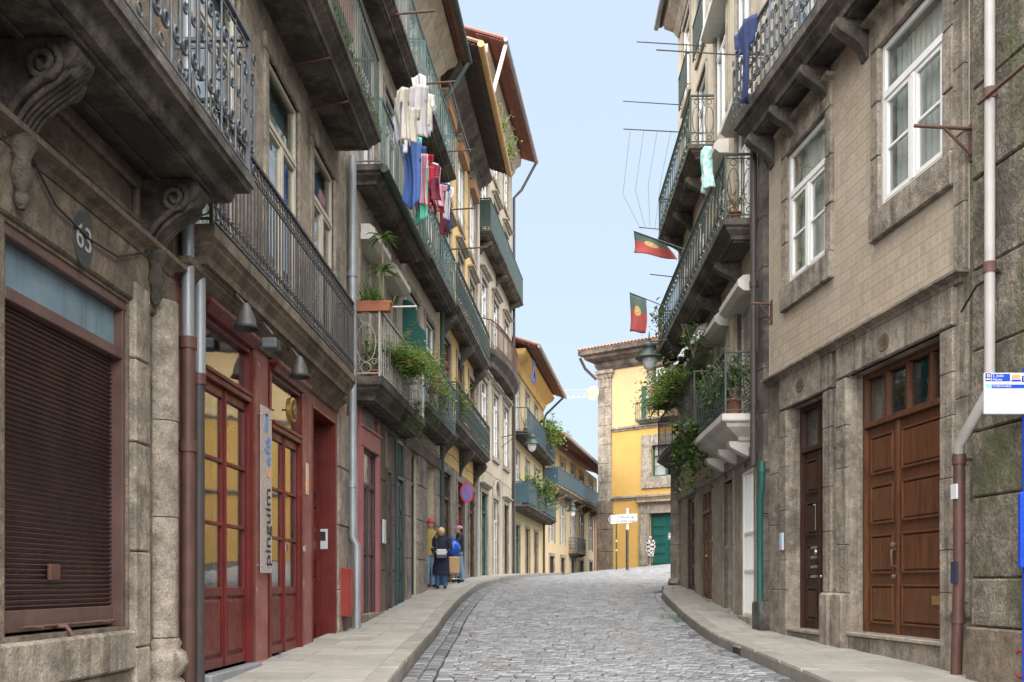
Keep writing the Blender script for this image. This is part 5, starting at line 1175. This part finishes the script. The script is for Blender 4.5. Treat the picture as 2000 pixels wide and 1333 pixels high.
plant('trailing_plant', 'small vine hanging under the first teal balcony', ht, tq(21.0), .5, E + 3.9, 'trail', .6, None, m=LEAF, n=10)
plant('potted_plant', 'small red-flowered pot plant on the teal railing', ht, tq(21.6), .46, E + 4.75, 'leafy', .25, m=flat('petal_red', (.6, .03, .03)), n=30)
ho = H_OCH; oq = ho.uy
plant('bush', 'green bush on the near end of the first ochre house balcony', ho, oq(26.2), .48, E + 4.4, 'leafy', .8, None, m=FERN, n=90)
plant('roof_weeds', 'weeds growing in the ochre gutter under the tall house', ho, oq(30.5), 1.1, E + 14.0, 'leafy', .7, None, m=LEAF, n=60); plant('roof_weeds', 'leafy weeds at the far end of the ochre gutter', ho, oq(32.5), 1.1, E + 14.0, 'leafy', .8, None, m=LEAF, n=70)
hb = H_BLUE; bq = hb.uy
for y, z, lab in ((42.7, 3.45, 'spiky palm-like plant in an orange pot on the lower blue balcony'), (43.4, 3.45, 'bushy potted plant beside the spiky palm on the blue balcony')): plant('potted_plant', lab, hb, bq(y), .5, E + z, 'yucca' if y < 43 else 'leafy', 1.1, n=40)
for y, z, lab in ((45.5, 3.6, 'climbing greenery along the lower blue balcony'), (48.2, 3.6, 'second clump of greenery on the lower blue balcony'), (51, 7.0, 'overflowing greenery at the far end of the upper blue balcony'), (49.5, 6.9, 'leafy clump hanging over the upper blue balcony')): plant('balcony_greenery', lab, hb, bq(y), .7, E + z, 'leafy', 1.5, None, m=FERN if z > 5 else LEAF, n=160)
plant('potted_plant', 'small orange pot on the upper blue balcony', hb, bq(42.6), .5, E + 6.64, 'leafy', .5, n=20)
h2 = H_PLANT; pq = h2.uy
for y, lab in ((16.25, 'potted shrub at the near corner of the white balcony'), (17.0, 'second potted shrub along the white balcony railing'), (17.8, 'third potted shrub further along the white balcony railing')): plant('potted_shrub', lab, h2, pq(y), .36, E + 2.82, 'leafy', .75, m=LEAFD, n=110)
plant('trailing_vine', 'long green vine hanging from the far end of the white balcony', h2, pq(18.9), .58, E + 3.1, 'trail', 1.35, None, m=LEAF, n=26)
for y, s_, lab in ((20.6, .85, 'big hanging fern on the dark balcony beyond the white one'), (22.0, .95, 'largest hanging fern on the dark balcony'), (23.4, .8, 'hanging fern at the far part of the dark balcony')): plant('hanging_fern', lab, h2, pq(y), .6, E + 4.25, 'fern', s_ * .95, None, m=FERN, n=110)
plant('yucca', 'spiky yucca at the far corner of the dark balcony', h2, pq(24.7), .6, E + 4.25, 'yucca', .9, None, m=LEAF, n=44)
plant('hanging_basket', 'basket of greenery hanging above the white balcony', h2, pq(19.6), .5, E + 4.6, 'leafy', .6, None, m=LEAFD, n=90)
for y, lab in ((16.3, 'terracotta pot plant at the near end of the second-floor green balcony'), (16.9, 'second terracotta pot plant on the second-floor green balcony')): plant('potted_plant', lab, h2, pq(y), .3, E + 6.05, 'leafy', .5, n=26, m=DRYL)
plant('ivy', 'ivy growing through the far end of the second-floor balcony railing', h2, pq(24.3), .56, E + 6.2, 'leafy', .7, None, m=LEAF, n=60); plant('hanging_ivy', 'yellowish ivy hanging below the far end of the second-floor balcony', h2, pq(25.1), .6, E + 6.1, 'trail', 1.1, None, m=DRYL, n=16)
# plastic sheets over the ferns
def drape(name, label, t, u, d, z, w_, h, m, tilt):
    x = T(name, label, 'sheet', t.w(u, d, z), t.o.rotation_euler.z, 1, zb=z); mb = MB(); f = lambda i, j: ((i / 16 - .5) * w_, tilt * (j / 10) + .06 * math.sin(i * 1.3 + j), z + h * (1 - (2 * i / 16 - 1) ** 2 * .45) * (1 - j / 10 * .9) + .05 * math.sin(i * 2.1 + j * 1.7))
    for i in range(16):
        for j in range(10): mb.add([f(i, j), f(i + 1, j), f(i + 1, j + 1), f(i, j + 1)], [(0, 1, 2, 3)], True)
    o = mb.build('folds', m, x); k = o.modifiers.new('thickness', 'SOLIDIFY'); k.thickness = .006
drape('black_plastic_sheet', 'crumpled black plastic sheet lying over the hanging ferns', h2, pq(22.6), .35, E + 4.6, 2.4, .55, mat('black_polythene', (.025, .026, .032), (.04, .04, .05), 4, .3, .3, 9, spec=.6), .5)
drape('white_plastic_sheet', 'pale plastic sheet stretched from the shutter boxes to the fern balcony', h2, pq(20.8), .15, E + 4.75, 2.0, .75, mat('white_polythene', (.66, .67, .68), (.56, .57, .58), 4, .4, .3, 9), .45)
# washing on the left
CL = {k: mat('cloth_' + k, c, tuple(x * .8 for x in c), 5, .9, .25, 30) for k, c in dict(white=(.60, .60, .62), lilac=(.46, .46, .56), grey=(.42, .40, .41), mint=(.12, .47, .36), navy=(.03, .045, .13), blue=(.07, .13, .36), red=(.52, .03, .06), pink=(.62, .32, .38), maroon=(.17, .03, .05), cream=(.47, .43, .37)).items()}
WG = 'washing hung out on the left side'
items = []
for (x0, x1, y0, y1, cols, n_, hmin, hmax) in ((784, 806, 165, 215, ('cream', 'lilac', 'white', 'grey'), 5, .6, 1.0), (808, 842, 150, 215, ('white', 'lilac', 'grey', 'cream', 'white'), 7, .55, 1.0), (798, 822, 270, 310, ('mint', 'blue', 'navy', 'blue', 'lilac'), 6, .6, 1.2), (820, 850, 280, 345, ('red', 'pink', 'lilac', 'red', 'maroon', 'white'), 9, .5, 1.0), (846, 876, 330, 395, ('maroon', 'navy', 'pink', 'navy', 'red', 'navy', 'white'), 9, .4, .75)):
    for k in range(n_): t_ = (k + .5) / n_; items.append((x0 + (x1 - x0) * t_, y0 + (y1 - y0) * t_ + rng.uniform(-14, 14), cols[k % len(cols)], rng.choice(('shirt', 'shirt', 'towel', 'trousers')), rng.uniform(.24, .42), rng.uniform(hmin, hmax)))
words_ = {'towel': 'towel', 'shirt': 'shirt', 'trousers': 'trousers'}; seen_l = {}
for px, py, c, sh, w_, h_ in items:
    d_ = rng.uniform(.75, 1.15); uu, zz = ht.u(px, d_), ht.z(px, py, d_)
    k_ = items.index((px, py, c, sh, w_, h_)); nb_ = [f'{items[q_][2]} {items[q_][3]}' for q_ in (k_ - 1, k_ + 1) if 0 <= q_ < len(items)]
    base = f'{"long" if h_ > .95 else "short" if h_ < .65 else "plain"} {c} {words_[sh]} on the washing lines, beside the ' + ' and the '.join(nb_)
    garment(words_[sh].split()[-1] if sh != 'trousers' else 'trousers', base, ht, uu, d_ + rng.uniform(-.08, .08), zz, w_, h_, sh, CL[c], words_[sh].split()[-1], WG, rng.uniform(.9, 1.5))
for zz, y0, y1 in ((E + 10.6, 20.7, 24.0), (E + 9.4, 20.8, 24.6), (E + 8.6, 21.6, 25.2)): MB().tube([(tq(y0), 1.0, zz), (tq((y0 + y1) / 2), 1.0, zz - .08), (tq(y1), 1.0, zz)], .006, 4).build('washing_line', WHO, ht)
for y, z, ln in ((20.75, 10.62, 1.1), (24.0, 10.62, 1.05), (24.6, 9.42, 1.05), (25.1, 8.6, 1.3), (17.5, 10.2, 1.2)): MB().tube([(tq(y), 0, E + z), (tq(y), ln, E + z + .04)], .02, 6).build('drying_rod', IRBR, ht)
MB().tube([(gq(16.3), .45, E + 4.62), (gq(16.3), 1.05, E + 4.62)], .015, 6).build('drying_rod', WHO, hp)
garment('jacket', 'dark navy jacket hanging over the top balcony of the plant balcony house', h2, h2.u(1462, .45), .5, h2.z(1462, 20, .5), .6, 1.2, 'shirt', CL['navy'], 'jacket', 'washing on the right side', .3)
garment('towel', 'small green and white striped cloth hanging from a rod on the right', h2, h2.u(1379, .8), .8, h2.z(1379, 285, .8), .3, .75, 'towel', mat('cloth_check', (.15, .48, .42), (.6, .7, .68), 14, .9), 'towel', 'washing on the right side', .6)
garment('trousers', 'blue trousers drying under the eave at the bend', hb, bq(43.2), .8, E + 9.9, .9, 1.0, 'trousers', CL['blue'], 'trousers', 'washing at the bend')
# flags
def flagm():
    m = bpy.data.materials.new('flag_cloth'); m.use_nodes = True; n, l = m.node_tree.nodes, m.node_tree.links; bs = n['Principled BSDF']; bs.inputs['Roughness'].default_value = .85
    uv = n.new('ShaderNodeUVMap'); uv.uv_map = 'uv'; sx = n.new('ShaderNodeSeparateXYZ'); l.new(uv.outputs[0], sx.inputs[0])
    def M(op, a, c):
        q = n.new('ShaderNodeMath'); q.operation = op
        for i, v in enumerate((a, c)):
            if isinstance(v, (int, float)): q.inputs[i].default_value = v
            else: l.new(v, q.inputs[i])
        return q.outputs[0]
    def mix(f, a, c):
        x = n.new('ShaderNodeMix'); x.data_type = 'RGBA'; l.new(f, x.inputs[0])
        for i, v in ((6, a), (7, c)):
            if isinstance(v, tuple): x.inputs[i].default_value = (*v, 1)
            else: l.new(v, x.inputs[i])
        return x.outputs[2]
    dx = M('MULTIPLY', M('SUBTRACT', sx.outputs[0], .4), 1.5); dy = M('SUBTRACT', sx.outputs[1], .5); rr = M('SQRT', M('ADD', M('MULTIPLY', dx, dx), M('MULTIPLY', dy, dy)), 0)
    c = mix(M('GREATER_THAN', sx.outputs[0], .4), (.115, .165, .14), (.44, .085, .08)); c = mix(M('LESS_THAN', rr, .2), c, (.60, .46, .12)); c = mix(M('LESS_THAN', rr, .1), c, (.62, .2, .12)); c = mix(M('LESS_THAN', rr, .06), c, (.6, .58, .5))
    l.new(c, bs.inputs['Base Color']); return m
FLG = flagm()
def flag(label, px, py, pxe, pye, d0, d1, L, ww, swing):
    ub, zb_ = h2.u(px, d0), h2.z(px, py, d0); ue, ze = h2.u(pxe, d1), h2.z(pxe, pye, d1)
    p0, p1 = h2.w(ub, d0, zb_), h2.w(ue, d1, ze)
    x = T('flag', label, 'flag', p0, 0, 1, 'flags on the right side'); v = p1 - p0
    MB().tube([(0, 0, 0), tuple(v)], .014, 6).build('flag_pole', IRON, x)
    vs, fs, uvs = [], [], []; n, k = 12, 10
    for j in range(k + 1):
        for i in range(n + 1):
            a, c = i / n, j / k                                       # a down the cloth, c along the pole
            base = v * (1 - ww * c / v.length * .98); p = base + Vector((.05 * math.sin(c * 7 + a * 3) * a + swing * a * c, .06 * math.sin(c * 9 + a * 2) * a, -L * a * (1 - .12 * c * a)))
            vs.append(tuple(p)); uvs.append((a, 1 - c))
    for j in range(k):
        for i in range(n): q_ = j * (n + 1) + i; fs.append((q_, q_ + 1, q_ + n + 2, q_ + n + 1))
    me = bpy.data.meshes.new('flag_cloth'); me.from_pydata(vs, [], fs); lay = me.uv_layers.new(name='uv')
    lay.data.foreach_set('uv', [z for p in me.polygons for i in p.vertices for z in uvs[i]]); me.materials.append(FLG); me.polygons.foreach_set('use_smooth', [True] * len(fs))
    o = bpy.data.objects.new('flag_cloth', me); link(o, x.o); m_ = o.modifiers.new('thickness', 'SOLIDIFY'); m_.thickness = .004
flag('green and red flag with gold emblem hanging straight above the street lantern', 1296, 598, 1230, 572, .56, 1.33, .98, .58, 0)
flag('green and red flag gathered up on its pole above the other flag', 1338, 488, 1238, 452, .56, 1.56, .45, .85, .3)
# lanterns
def lantern(label, t, u, d, z, s=1.0, arm=True):
    x = T('street_lantern', label, 'street lamp', t.w(u, 0, z), t.o.rotation_euler.z, t.s, 'wall lanterns', zb=z)
    if arm: MB().tube([(0, 0, z + .62 * s), (0, d * .5, z + .78 * s), (0, d, z + .74 * s)], .02 * s, 6).tube([(0, 0, z + .2 * s), (0, d * .55, z + .74 * s)], .014 * s, 6).build('bracket', IRGN, x)
    MB().lathe((0, d), [(.01, z + .98 * s), (.02, z + .84 * s), (.05, z + .80 * s), (.03, z + .76 * s), (.06, z + .72 * s), (.15, z + .68 * s), (.17, z + .6 * s), (.14, z + .58 * s), (.2, z + .5 * s), (.21, z + .44 * s), (.33, z + .36 * s), (.335, z + .33 * s), (.2, z + .37 * s)], 18).build('lantern_hood', IRGN, x)
    MB().lathe((0, d), [(.17, z + .37 * s), (.175, z + .26 * s), (.13, z + .12 * s), (.05, z + .05 * s), (.01, z + .04 * s)], 16).build('lamp_glass', mat('opal_glass', (.78, .78, .78), None, 3, .2, 0), x)
lantern('green bell lantern hanging from the plant balcony house below the flags', h2, h2.u(1268, .98), .98, h2.z(1268, 728, .98))
lantern('green bell lantern under the upper blue balcony at the bend', hb, hb.u(1039, 1.3), 1.3, hb.z(1039, 885, 1.3), 1.0)
lantern('green bell lantern on a long arm before the curved end house', H_END, H_END.u(1118, 1.2), 1.2, H_END.z(1118, 1012, 1.2), 1.15)
# ------------------------------------------------------------------ signs
x = T('bus_stop', 'blue bus stop post with white route board and timetable case', 'bus stop', (4.45, 8.6, gh(4.45, 8.6)), 0, -1, zb=gh(4.45, 8.6))
bz = lambda py: CZ + (HY - py) / FPX * 8.6; bx = lambda px: (px - CX) / FPX * 8.6 - 4.45
MB().lathe((bx(2005), 0), [(.035, x.zb), (.035, bz(720))], 12).build('post', SBLUE, x); MB().box(bx(2005) - .1, bx(2005) + .1, -.1, .1, x.zb, x.zb + .02).build('base_plate', SBLUE, x)
rb = MB().box(bx(1915), bx(2050), .04, .075, bz(812), bz(732)).build('route_board', SWHT, x, bevel=.006)
MB().box(bx(1928.5), bx(1964), .0755, .078, bz(748.5), bz(734)).build('name_band', SBLUE, x, rb); MB().box(bx(1928.5), bx(1999), .0755, .078, bz(762), bz(755)).build('route_band', SBLUE, x, rb)
MB().box(bx(1916.5), bx(1927), .0755, .078, bz(748.5), bz(733)).build('operator_logo', flat('logo_navy', (.02, .03, .2)), x, rb); MB().disc((bx(1922), bz(738)), .015, .078, .080, 14).build('logo_disc', SWHT, x, rb); MB().disc((bx(1922), bz(738)), .007, .080, .082, 12).build('logo_mark', MATS['logo_navy'], x, rb); MB().box(bx(1917.5), bx(1926), .078, .08, bz(746), bz(743.5)).build('logo_strip', SWHT, x, rb)
MB().box(bx(1917.5), bx(1927), .0755, .078, bz(761), bz(754)).build('line_number', SLBL, x, rb)
MB().box(bx(1968), bx(1984), .0755, .078, bz(743.5), bz(736)).build('ticket_logo', SORG, x, rb); MB().box(bx(1967), bx(1985), .0755, .078, bz(749), bz(745.5)).build('ticket_strip', SBLUE, x, rb); MB().box(bx(1987), bx(1999), .0755, .078, bz(750), bz(738)).build('zone_logo', MATS['logo_navy'], x, rb); MB().box(bx(1990), bx(1996), .078, .080, bz(748), bz(740)).build('zone_mark', SGRY, x, rb)
text('S. João', .036, SWHT, x, bx(1930), .0795, bz(738), rb, align='LEFT'); text('Novo', .036, SWHT, x, bx(1930), .0795, bz(745.5), rb, align='LEFT'); text('CORDOARIA', .028, SWHT, x, bx(1930), .0795, bz(758.6), rb, align='LEFT')
tc = MB().box(bx(1982), bx(2060), .04, .11, bz(1111), bz(963)).build('timetable_case', SBLUE, x, bevel=.015); MB().box(bx(1990), bx(2052), .1105, .113, bz(1106), bz(968)).build('timetable', SWHT, x, tc)
for k in range(3): MB().box(bx(1993), bx(2048), .1135, .115, bz(1000 + k * 36), bz(980 + k * 36)).build('timetable_print', SLBL, x, tc)
# direction sign before the yellow house
Yd = 50.0; sx_ = (1225 - CX) / FPX * Yd; sy = gh(sx_, Yd); dz = lambda py: CZ + (HY - py) / FPX * Yd; dx = lambda px: (px - 1225) / FPX * Yd
x = T('direction_sign', 'white arrow sign reading Tribunal de S. João Novo on a dark post', 'sign', (sx_, Yd, sy), 0, -1, zb=sy)
MB().lathe((0, 0), [(.075, sy - .1), (.075, dz(1035))], 10).build('post', IRON, x); MB().lathe((0, 0), [(.07, dz(1035)), (.07, dz(993))], 10).build('post_top', SWHT, x)
MB().plate([(dx(1187), dz(1015)), (dx(1193), dz(1007)), (dx(1234), dz(1004)), (dx(1234), dz(1021)), (dx(1193), dz(1024))], .08, .11).build('arrow_board', SWHT, x)
MB().plate([(dx(1188), dz(1015)), (dx(1193), dz(1009.5)), (dx(1194.5), dz(1009.5)), (dx(1191), dz(1015)), (dx(1194.5), dz(1021)), (dx(1193), dz(1021))], .111, .114).build('arrow_mark', INK, x)
MB().box(dx(1234.2), dx(1244), .06, .09, dz(1020), dz(1004)).build('side_plate', SWHT, x)
text('Tribunal de', .19, INK, x, dx(1205), .113, dz(1010.5), align='LEFT'); text('S. João Novo', .19, INK, x, dx(1205), .113, dz(1018), align='LEFT')
p2 = (1204 - CX) / FPX * 52; x = T('marker_post', 'thin dark post with white bands left of the direction sign', 'post', (p2, 52, gh(p2, 52)), 0, 1, zb=gh(p2, 52))
MB().lathe((0, 0), [(.035, x.zb - .1), (.035, CZ + (HY - 1015) / FPX * 52)], 8).build('pole', IRON, x)
for k in (.9, 1.4): MB().lathe((0, 0), [(.04, x.zb + k), (.04, x.zb + k + .1)], 8).build('white_band', SWHT, x)
# no-parking sign
Yn = 29.5; nx_ = (907 - CX) / FPX * Yn; gn = gh(nx_, Yn); nz = lambda py: CZ + (HY - py) / FPX * Yn
x = T('parking_sign', 'round blue and red no-parking sign on a grey pole by the doorways', 'road sign', (nx_, Yn, gn), R(50), -1, zb=gn)
MB().tube([(0, 0, gn - .05), (.06, 0, nz(945))], .03, 8).build('pole', ZINC, x)
ds = MB().disc((.06, nz(963)), .30, .035, .05, 28).build('sign_disc', flat('sign_red', (.55, .04, .06)), x); MB().disc((.06, nz(963)), .235, .05, .053, 28).build('sign_face', flat('sign_mid_blue', (.10, .16, .45)), x, ds)
MB().plate([(.06 + .19 * c_ - .03 * s_, nz(963) + .19 * s_ + .03 * c_) for c_, s_ in [(math.cos(R(135)), math.sin(R(135)))]] + [(.06 - .19 * math.cos(R(135)) - .03 * math.sin(R(135)), nz(963) - .19 * math.sin(R(135)) + .03 * math.cos(R(135))), (.06 - .19 * math.cos(R(135)) + .03 * math.sin(R(135)), nz(963) - .19 * math.sin(R(135)) - .03 * math.cos(R(135))), (.06 + .19 * math.cos(R(135)) + .03 * math.sin(R(135)), nz(963) + .19 * math.sin(R(135)) - .03 * math.cos(R(135)))], .053, .056).build('red_bar', MATS['sign_red'], x, ds)
# grass tufts in the gutter
for X_, Y_, lab in ((kerbR(18.2) - .12, 18.2, 'tuft of grass in the right gutter'),):
    x = T('grass_tuft', lab, 'grass', (X_, Y_, gh(X_, Y_) - .12)); mb = MB()
    for k in range(60): blade(mb, (rng.gauss(0, .12), rng.gauss(0, .16), 0), rng.uniform(0, 6.28), rng.uniform(.5, 1.4), rng.uniform(.05, .16), .012, 1.2, 2)
    mb.build('blades', LEAF, x)
# drain mouth under the right kerb
kx = kerbR(13.2); x = T('drain_mouth', 'small dark drain opening in the right kerb', 'drain', (kx, 13.2, gh(kx, 13.2) - .16)); MB().box(-.03, .03, -.16, .16, .02, .11).build('opening', BLACK, x); MB().box(-.035, .02, -.2, .2, .112, .13).build('lintel', KRB, x)

# ------------------------------------------------------------------ people
def skin_body(name, chain, m, par, root=0, sub=1):
    """one continuous body grown over a skeleton: chain = (points, edges, radii)"""
    pts, ed, rad = chain; me = bpy.data.meshes.new(name); me.from_pydata(pts, ed, []); o = bpy.data.objects.new(name, me); link(o, par)
    sk = o.modifiers.new('skin', 'SKIN'); sk.use_smooth_shade = True
    lay = me.skin_vertices[0].data if me.skin_vertices else None
    if lay is None:
        bpy.context.view_layer.objects.active = o; bpy.ops.mesh.customdata_skin_add(); lay = me.skin_vertices[0].data
    for i, r in enumerate(rad): lay[i].radius = r if isinstance(r, tuple) else (r, r); lay[i].use_root = (i == root)
    s_ = o.modifiers.new('sub', 'SUBSURF'); s_.levels = sub; s_.render_levels = sub + 1
    me.materials.append(m); return o
def person(label, loc, rot, H, top, legs, hair, hat=None, coat=None, arms='down', shoe=BLACK, bald=False, step=.0, topname='jacket'):
    """figure of height H facing local -y"""
    x = T('person', label, 'person', loc, rot, 1); k = H / 1.7; P = lambda a, c, e: (a * k, c * k, e * k)
    if arms == 'down': A = [(.20, .0, 1.38), (.25, .02, 1.12), (.23, -.06, .90), (.22, -.09, .82)]
    elif arms == 'front': A = [(.20, .0, 1.38), (.27, .0, 1.12), (.16, -.2, 1.02), (.08, -.25, 1.02)]
    else: A = [(.20, .0, 1.36), (.24, -.14, 1.15), (.2, -.36, 1.06), (.2, -.44, 1.06)]
    pts = [(0, 0, .93), (0, 0, 1.12), (0, .0, 1.33), (0, 0, 1.45), (0, -.01, 1.52), (0, -.02, 1.62)]; ed = [(i, i + 1) for i in range(5)]; rad = [(.15, .11), (.15, .105), (.16, .10), .06, .055, .085]
    for sg in (-1, 1):
        b0 = len(pts); pts += [(sg * a, c, e) for a, c, e in A]; ed += [(2, b0), (b0, b0 + 1), (b0 + 1, b0 + 2), (b0 + 2, b0 + 3)]; rad += [.05, .045, .034, .03]
        b0 = len(pts); st = sg * step; pts += [(sg * .09, 0, .86), (sg * .10, -.02 + st * .5, .48), (sg * .105, .02 + st, .09), (sg * .11, -.10 + st, .04)]; ed += [(0, b0), (b0, b0 + 1), (b0 + 1, b0 + 2), (b0 + 2, b0 + 3)]; rad += [.095, .062, .042, .036]
    skin_body('body', ([P(*p) for p in pts], ed, [tuple(v * k for v in r) if isinstance(r, tuple) else r * k for r in rad]), SKIN, x.o)
    hd = MB().ball(P(0, -.02, 1.59), .105 * k, 14, 10, (.82, .95, 1.15)).ball(P(0, -.125, 1.58), .018 * k, 6, 5, (.8, 1, 1.4))
    for sg in (-1, 1): hd.ball(P(sg * .088, -.01, 1.59), .026 * k, 6, 5, (.4, .8, 1.2))
    h_ = hd.build('head', SKIN, x)
    for sg in (-1, 1): MB().ball(P(sg * .034, -.107, 1.61), .013 * k, 6, 5).build('eye', INK, x, h_)
    MB().ball(P(0, -.113, 1.535), .024 * k, 8, 4, (1.1, .4, .35)).build('mouth', flat('lips', (.36, .13, .11)), x, h_)
    if not bald: MB().ball(P(0, .012, 1.625), .118 * k, 14, 8, (.86, .95, 1.0)).build('hair', hair, x)
    def loft(name, rings, m, n=16): MB().rings([[(c[0] * k + rx * k * math.cos(t) * (1 + .05 * math.sin(3 * t + e * 9)), c[1] * k + ry * k * math.sin(t), e * k) for t in [2 * math.pi * i / n for i in range(n)]] for e, rx, ry, c in rings], True, True).build(name, m, x)
    o2 = (0, 0)
    if coat: loft(topname, [(coat, .25, .22, o2), (coat + .2, .24, .21, o2), (.75, .22, .19, o2), (.98, .20, .165, o2), (1.15, .20, .155, o2), (1.32, .205, .145, o2), (1.41, .17, .115, o2), (1.47, .075, .075, o2), (1.51, .07, .07, o2)], top)
    else: loft(topname, [(.80, .185, .145, o2), (.95, .18, .14, o2), (1.12, .18, .13, o2), (1.32, .2, .13, o2), (1.41, .165, .105, o2), (1.47, .07, .07, o2), (1.49, .066, .066, o2)], top)
    for sg in (-1, 1):
        MB().tube([P(sg * .15, 0, 1.40)] + [P(sg * a, c, e) for a, c, e in A[:3]], .098 * k, 8, .056 * k).build('sleeve', top, x)
        hb_ = A[3]; hm = MB().ball(P(sg * hb_[0], hb_[1], hb_[2]), .04 * k, 8, 6, (.6, .9, 1.1))
        for f_ in range(4): hm.tube([P(sg * (hb_[0] - .02 + f_ * .014), hb_[1] - .01, hb_[2] - .03), P(sg * (hb_[0] - .02 + f_ * .014), hb_[1] - .035, hb_[2] - .06 - .01 * (f_ in (1, 2)))], .008 * k, 5)
        hm.tube([P(sg * (hb_[0] - .03), hb_[1] - .01, hb_[2]), P(sg * (hb_[0] - .05), hb_[1] - .04, hb_[2] - .02)], .009 * k, 5); hm.build('hand', SKIN, x)
        st = sg * step; MB().tube([P(sg * .085, 0, .92), P(sg * .095, -.01 + st * .3, .6), P(sg * .10, .0 + st * .6, .4), P(sg * .105, .02 + st, .07)], .105 * k, 10, .075 * k).build('trouser_leg', legs, x)
        MB().ball(P(sg * .108, -.06 + st, .045), .1 * k, 10, 6, (.5, 1.25, .45)).build('shoe', shoe, x)
    if hat: 
        MB().ball(P(0, .0, 1.655), .12 * k, 14, 7, (.9, 1, .72)).ball(P(0, -.13, 1.64), .09 * k, 10, 5, (.85, .8, .12)).build('cap', hat, x)
    return x
NAVY = mat('coat_navy', (.018, .020, .045), (.012, .014, .032), 5, .85, .15); JEAN = mat('jeans', (.05, .10, .24), (.04, .08, .19), 6, .9, .15); BLUJ = mat('faded_jeans', (.20, .30, .40), (.15, .23, .32), 6, .9, .15)
OLIV = mat('mustard_jacket', (.34, .26, .085), (.27, .20, .06), 5, .85, .15); HAIRB = mat('hair_blonde', (.62, .50, .30), (.5, .38, .2), 30, .7, .3); HAIRD = mat('hair_dark', (.05, .035, .025)); 
Yl = 23.9; lx = (862 - CX) / FPX * Yl
lady = person('elderly person with pale hair in a long navy coat on the left pavement', (lx, Yl, gh(lx, Yl)), R(4), 1.47, NAVY, JEAN, HAIRB, coat=.40, arms='front', topname='coat')
x = T('shoulder_bag', 'small pale grey bag held before the navy coat', 'bag', (lx + .03, Yl - .33, gh(lx, Yl) + .74), 0, 1)
MB().box(-.12, .12, -.05, .05, 0, .21).build('bag_body', SGRY, x, bevel=.02); MB().box(-.122, .122, -.056, -.05, .0, .08).build('bag_band', IRON, x); MB().tube([(-.11, 0, .2), (-.16, .12, .55), (-.1, .2, .68)], .012, 5).build('strap', IRON, x)
Ym = 23.95; mx_ = -2.01
person('person in a red cap, mustard jacket and faded jeans leaning in a doorway', (mx_, Ym, gh(mx_, Ym) + .02), R(30), 1.66, OLIV, BLUJ, HAIRD, hat=flat('cap_red', (.5, .05, .05)))
Yc = 27.2; cx_ = (897 - CX) / FPX * Yc
person('person in dark jacket and striped pink hat bending over a shopping trolley', (cx_, Yc, gh(cx_, Yc)), R(-75), 1.55, mat('jacket_black', (.02, .022, .028)), BLUJ, HAIRD, hat=mat('hat_pink', (.55, .16, .26), (.35, .3, .45), 22, .9), arms='reach', step=.08)
Yt = 26.2; tx = (884 - CX) / FPX * Yt; tg = gh(tx, Yt)
x = T('shopping_trolley', 'wheeled shopping trolley with tan bag behind the navy coat', 'trolley', (tx, Yt, tg), R(20), 1)
MB().tube([(-.15, .1, .1), (-.15, .25, 1.0), (.15, .25, 1.0), (.15, .1, .1)], .014, 6).tube([(-.15, .1, .12), (-.15, -.2, .12), (.15, -.2, .12), (.15, .1, .12)], .014, 6).build('frame', CHROME, x); MB().box(-.16, .16, -.18, .1, .25, .72).build('bag', mat('bag_tan', (.48, .32, .17)), x, bevel=.04)
for sx2 in (-.2, .2): MB().tube([(sx2 - .02, .08, .1), (sx2 + .02, .08, .1)], .1, 14).build('wheel', BLACK, x)
x = T('blue_bag', 'shiny blue bag piled on top of the shopping trolley', 'bag', (tx, Yt - .02, tg + .74), 0, 1)
mb = MB(); mb.ball((0, 0, .2), .22, 14, 9, (1, .8, 1.0)); 
for k in range(3): mb.tube([(-.06 + .06 * k, 0, .38), (-.09 + .09 * k, .02, .52)], .03, 6, .008)
mb.build('bag_body', flat('bag_blue', (.02, .09, .5), .25), x)
Yf = 57.0; fx_ = (1270 - CX) / FPX * Yf
CHK = bpy.data.materials.new('check_cloth'); CHK.use_nodes = True
_n, _l = CHK.node_tree.nodes, CHK.node_tree.links; _c = _n.new('ShaderNodeTexChecker'); _c.inputs['Scale'].default_value = 8.5; _c.inputs[1].default_value = (.42, .40, .39, 1); _c.inputs[2].default_value = (.03, .022, .025, 1); _t = _n.new('ShaderNodeTexCoord'); _l.new(_t.outputs['Object'], _c.inputs[0]); _l.new(_c.outputs[0], _n['Principled BSDF'].inputs['Base Color']); _n['Principled BSDF'].inputs['Roughness'].default_value = .9
person('bald person in a black and white checked coat before the green door', (fx_, Yf, gh(fx_, Yf)), R(-8), 1.62, CHK, mat('trousers_grey', (.12, .11, .11)), HAIRD, coat=.45, bald=True, topname='coat')
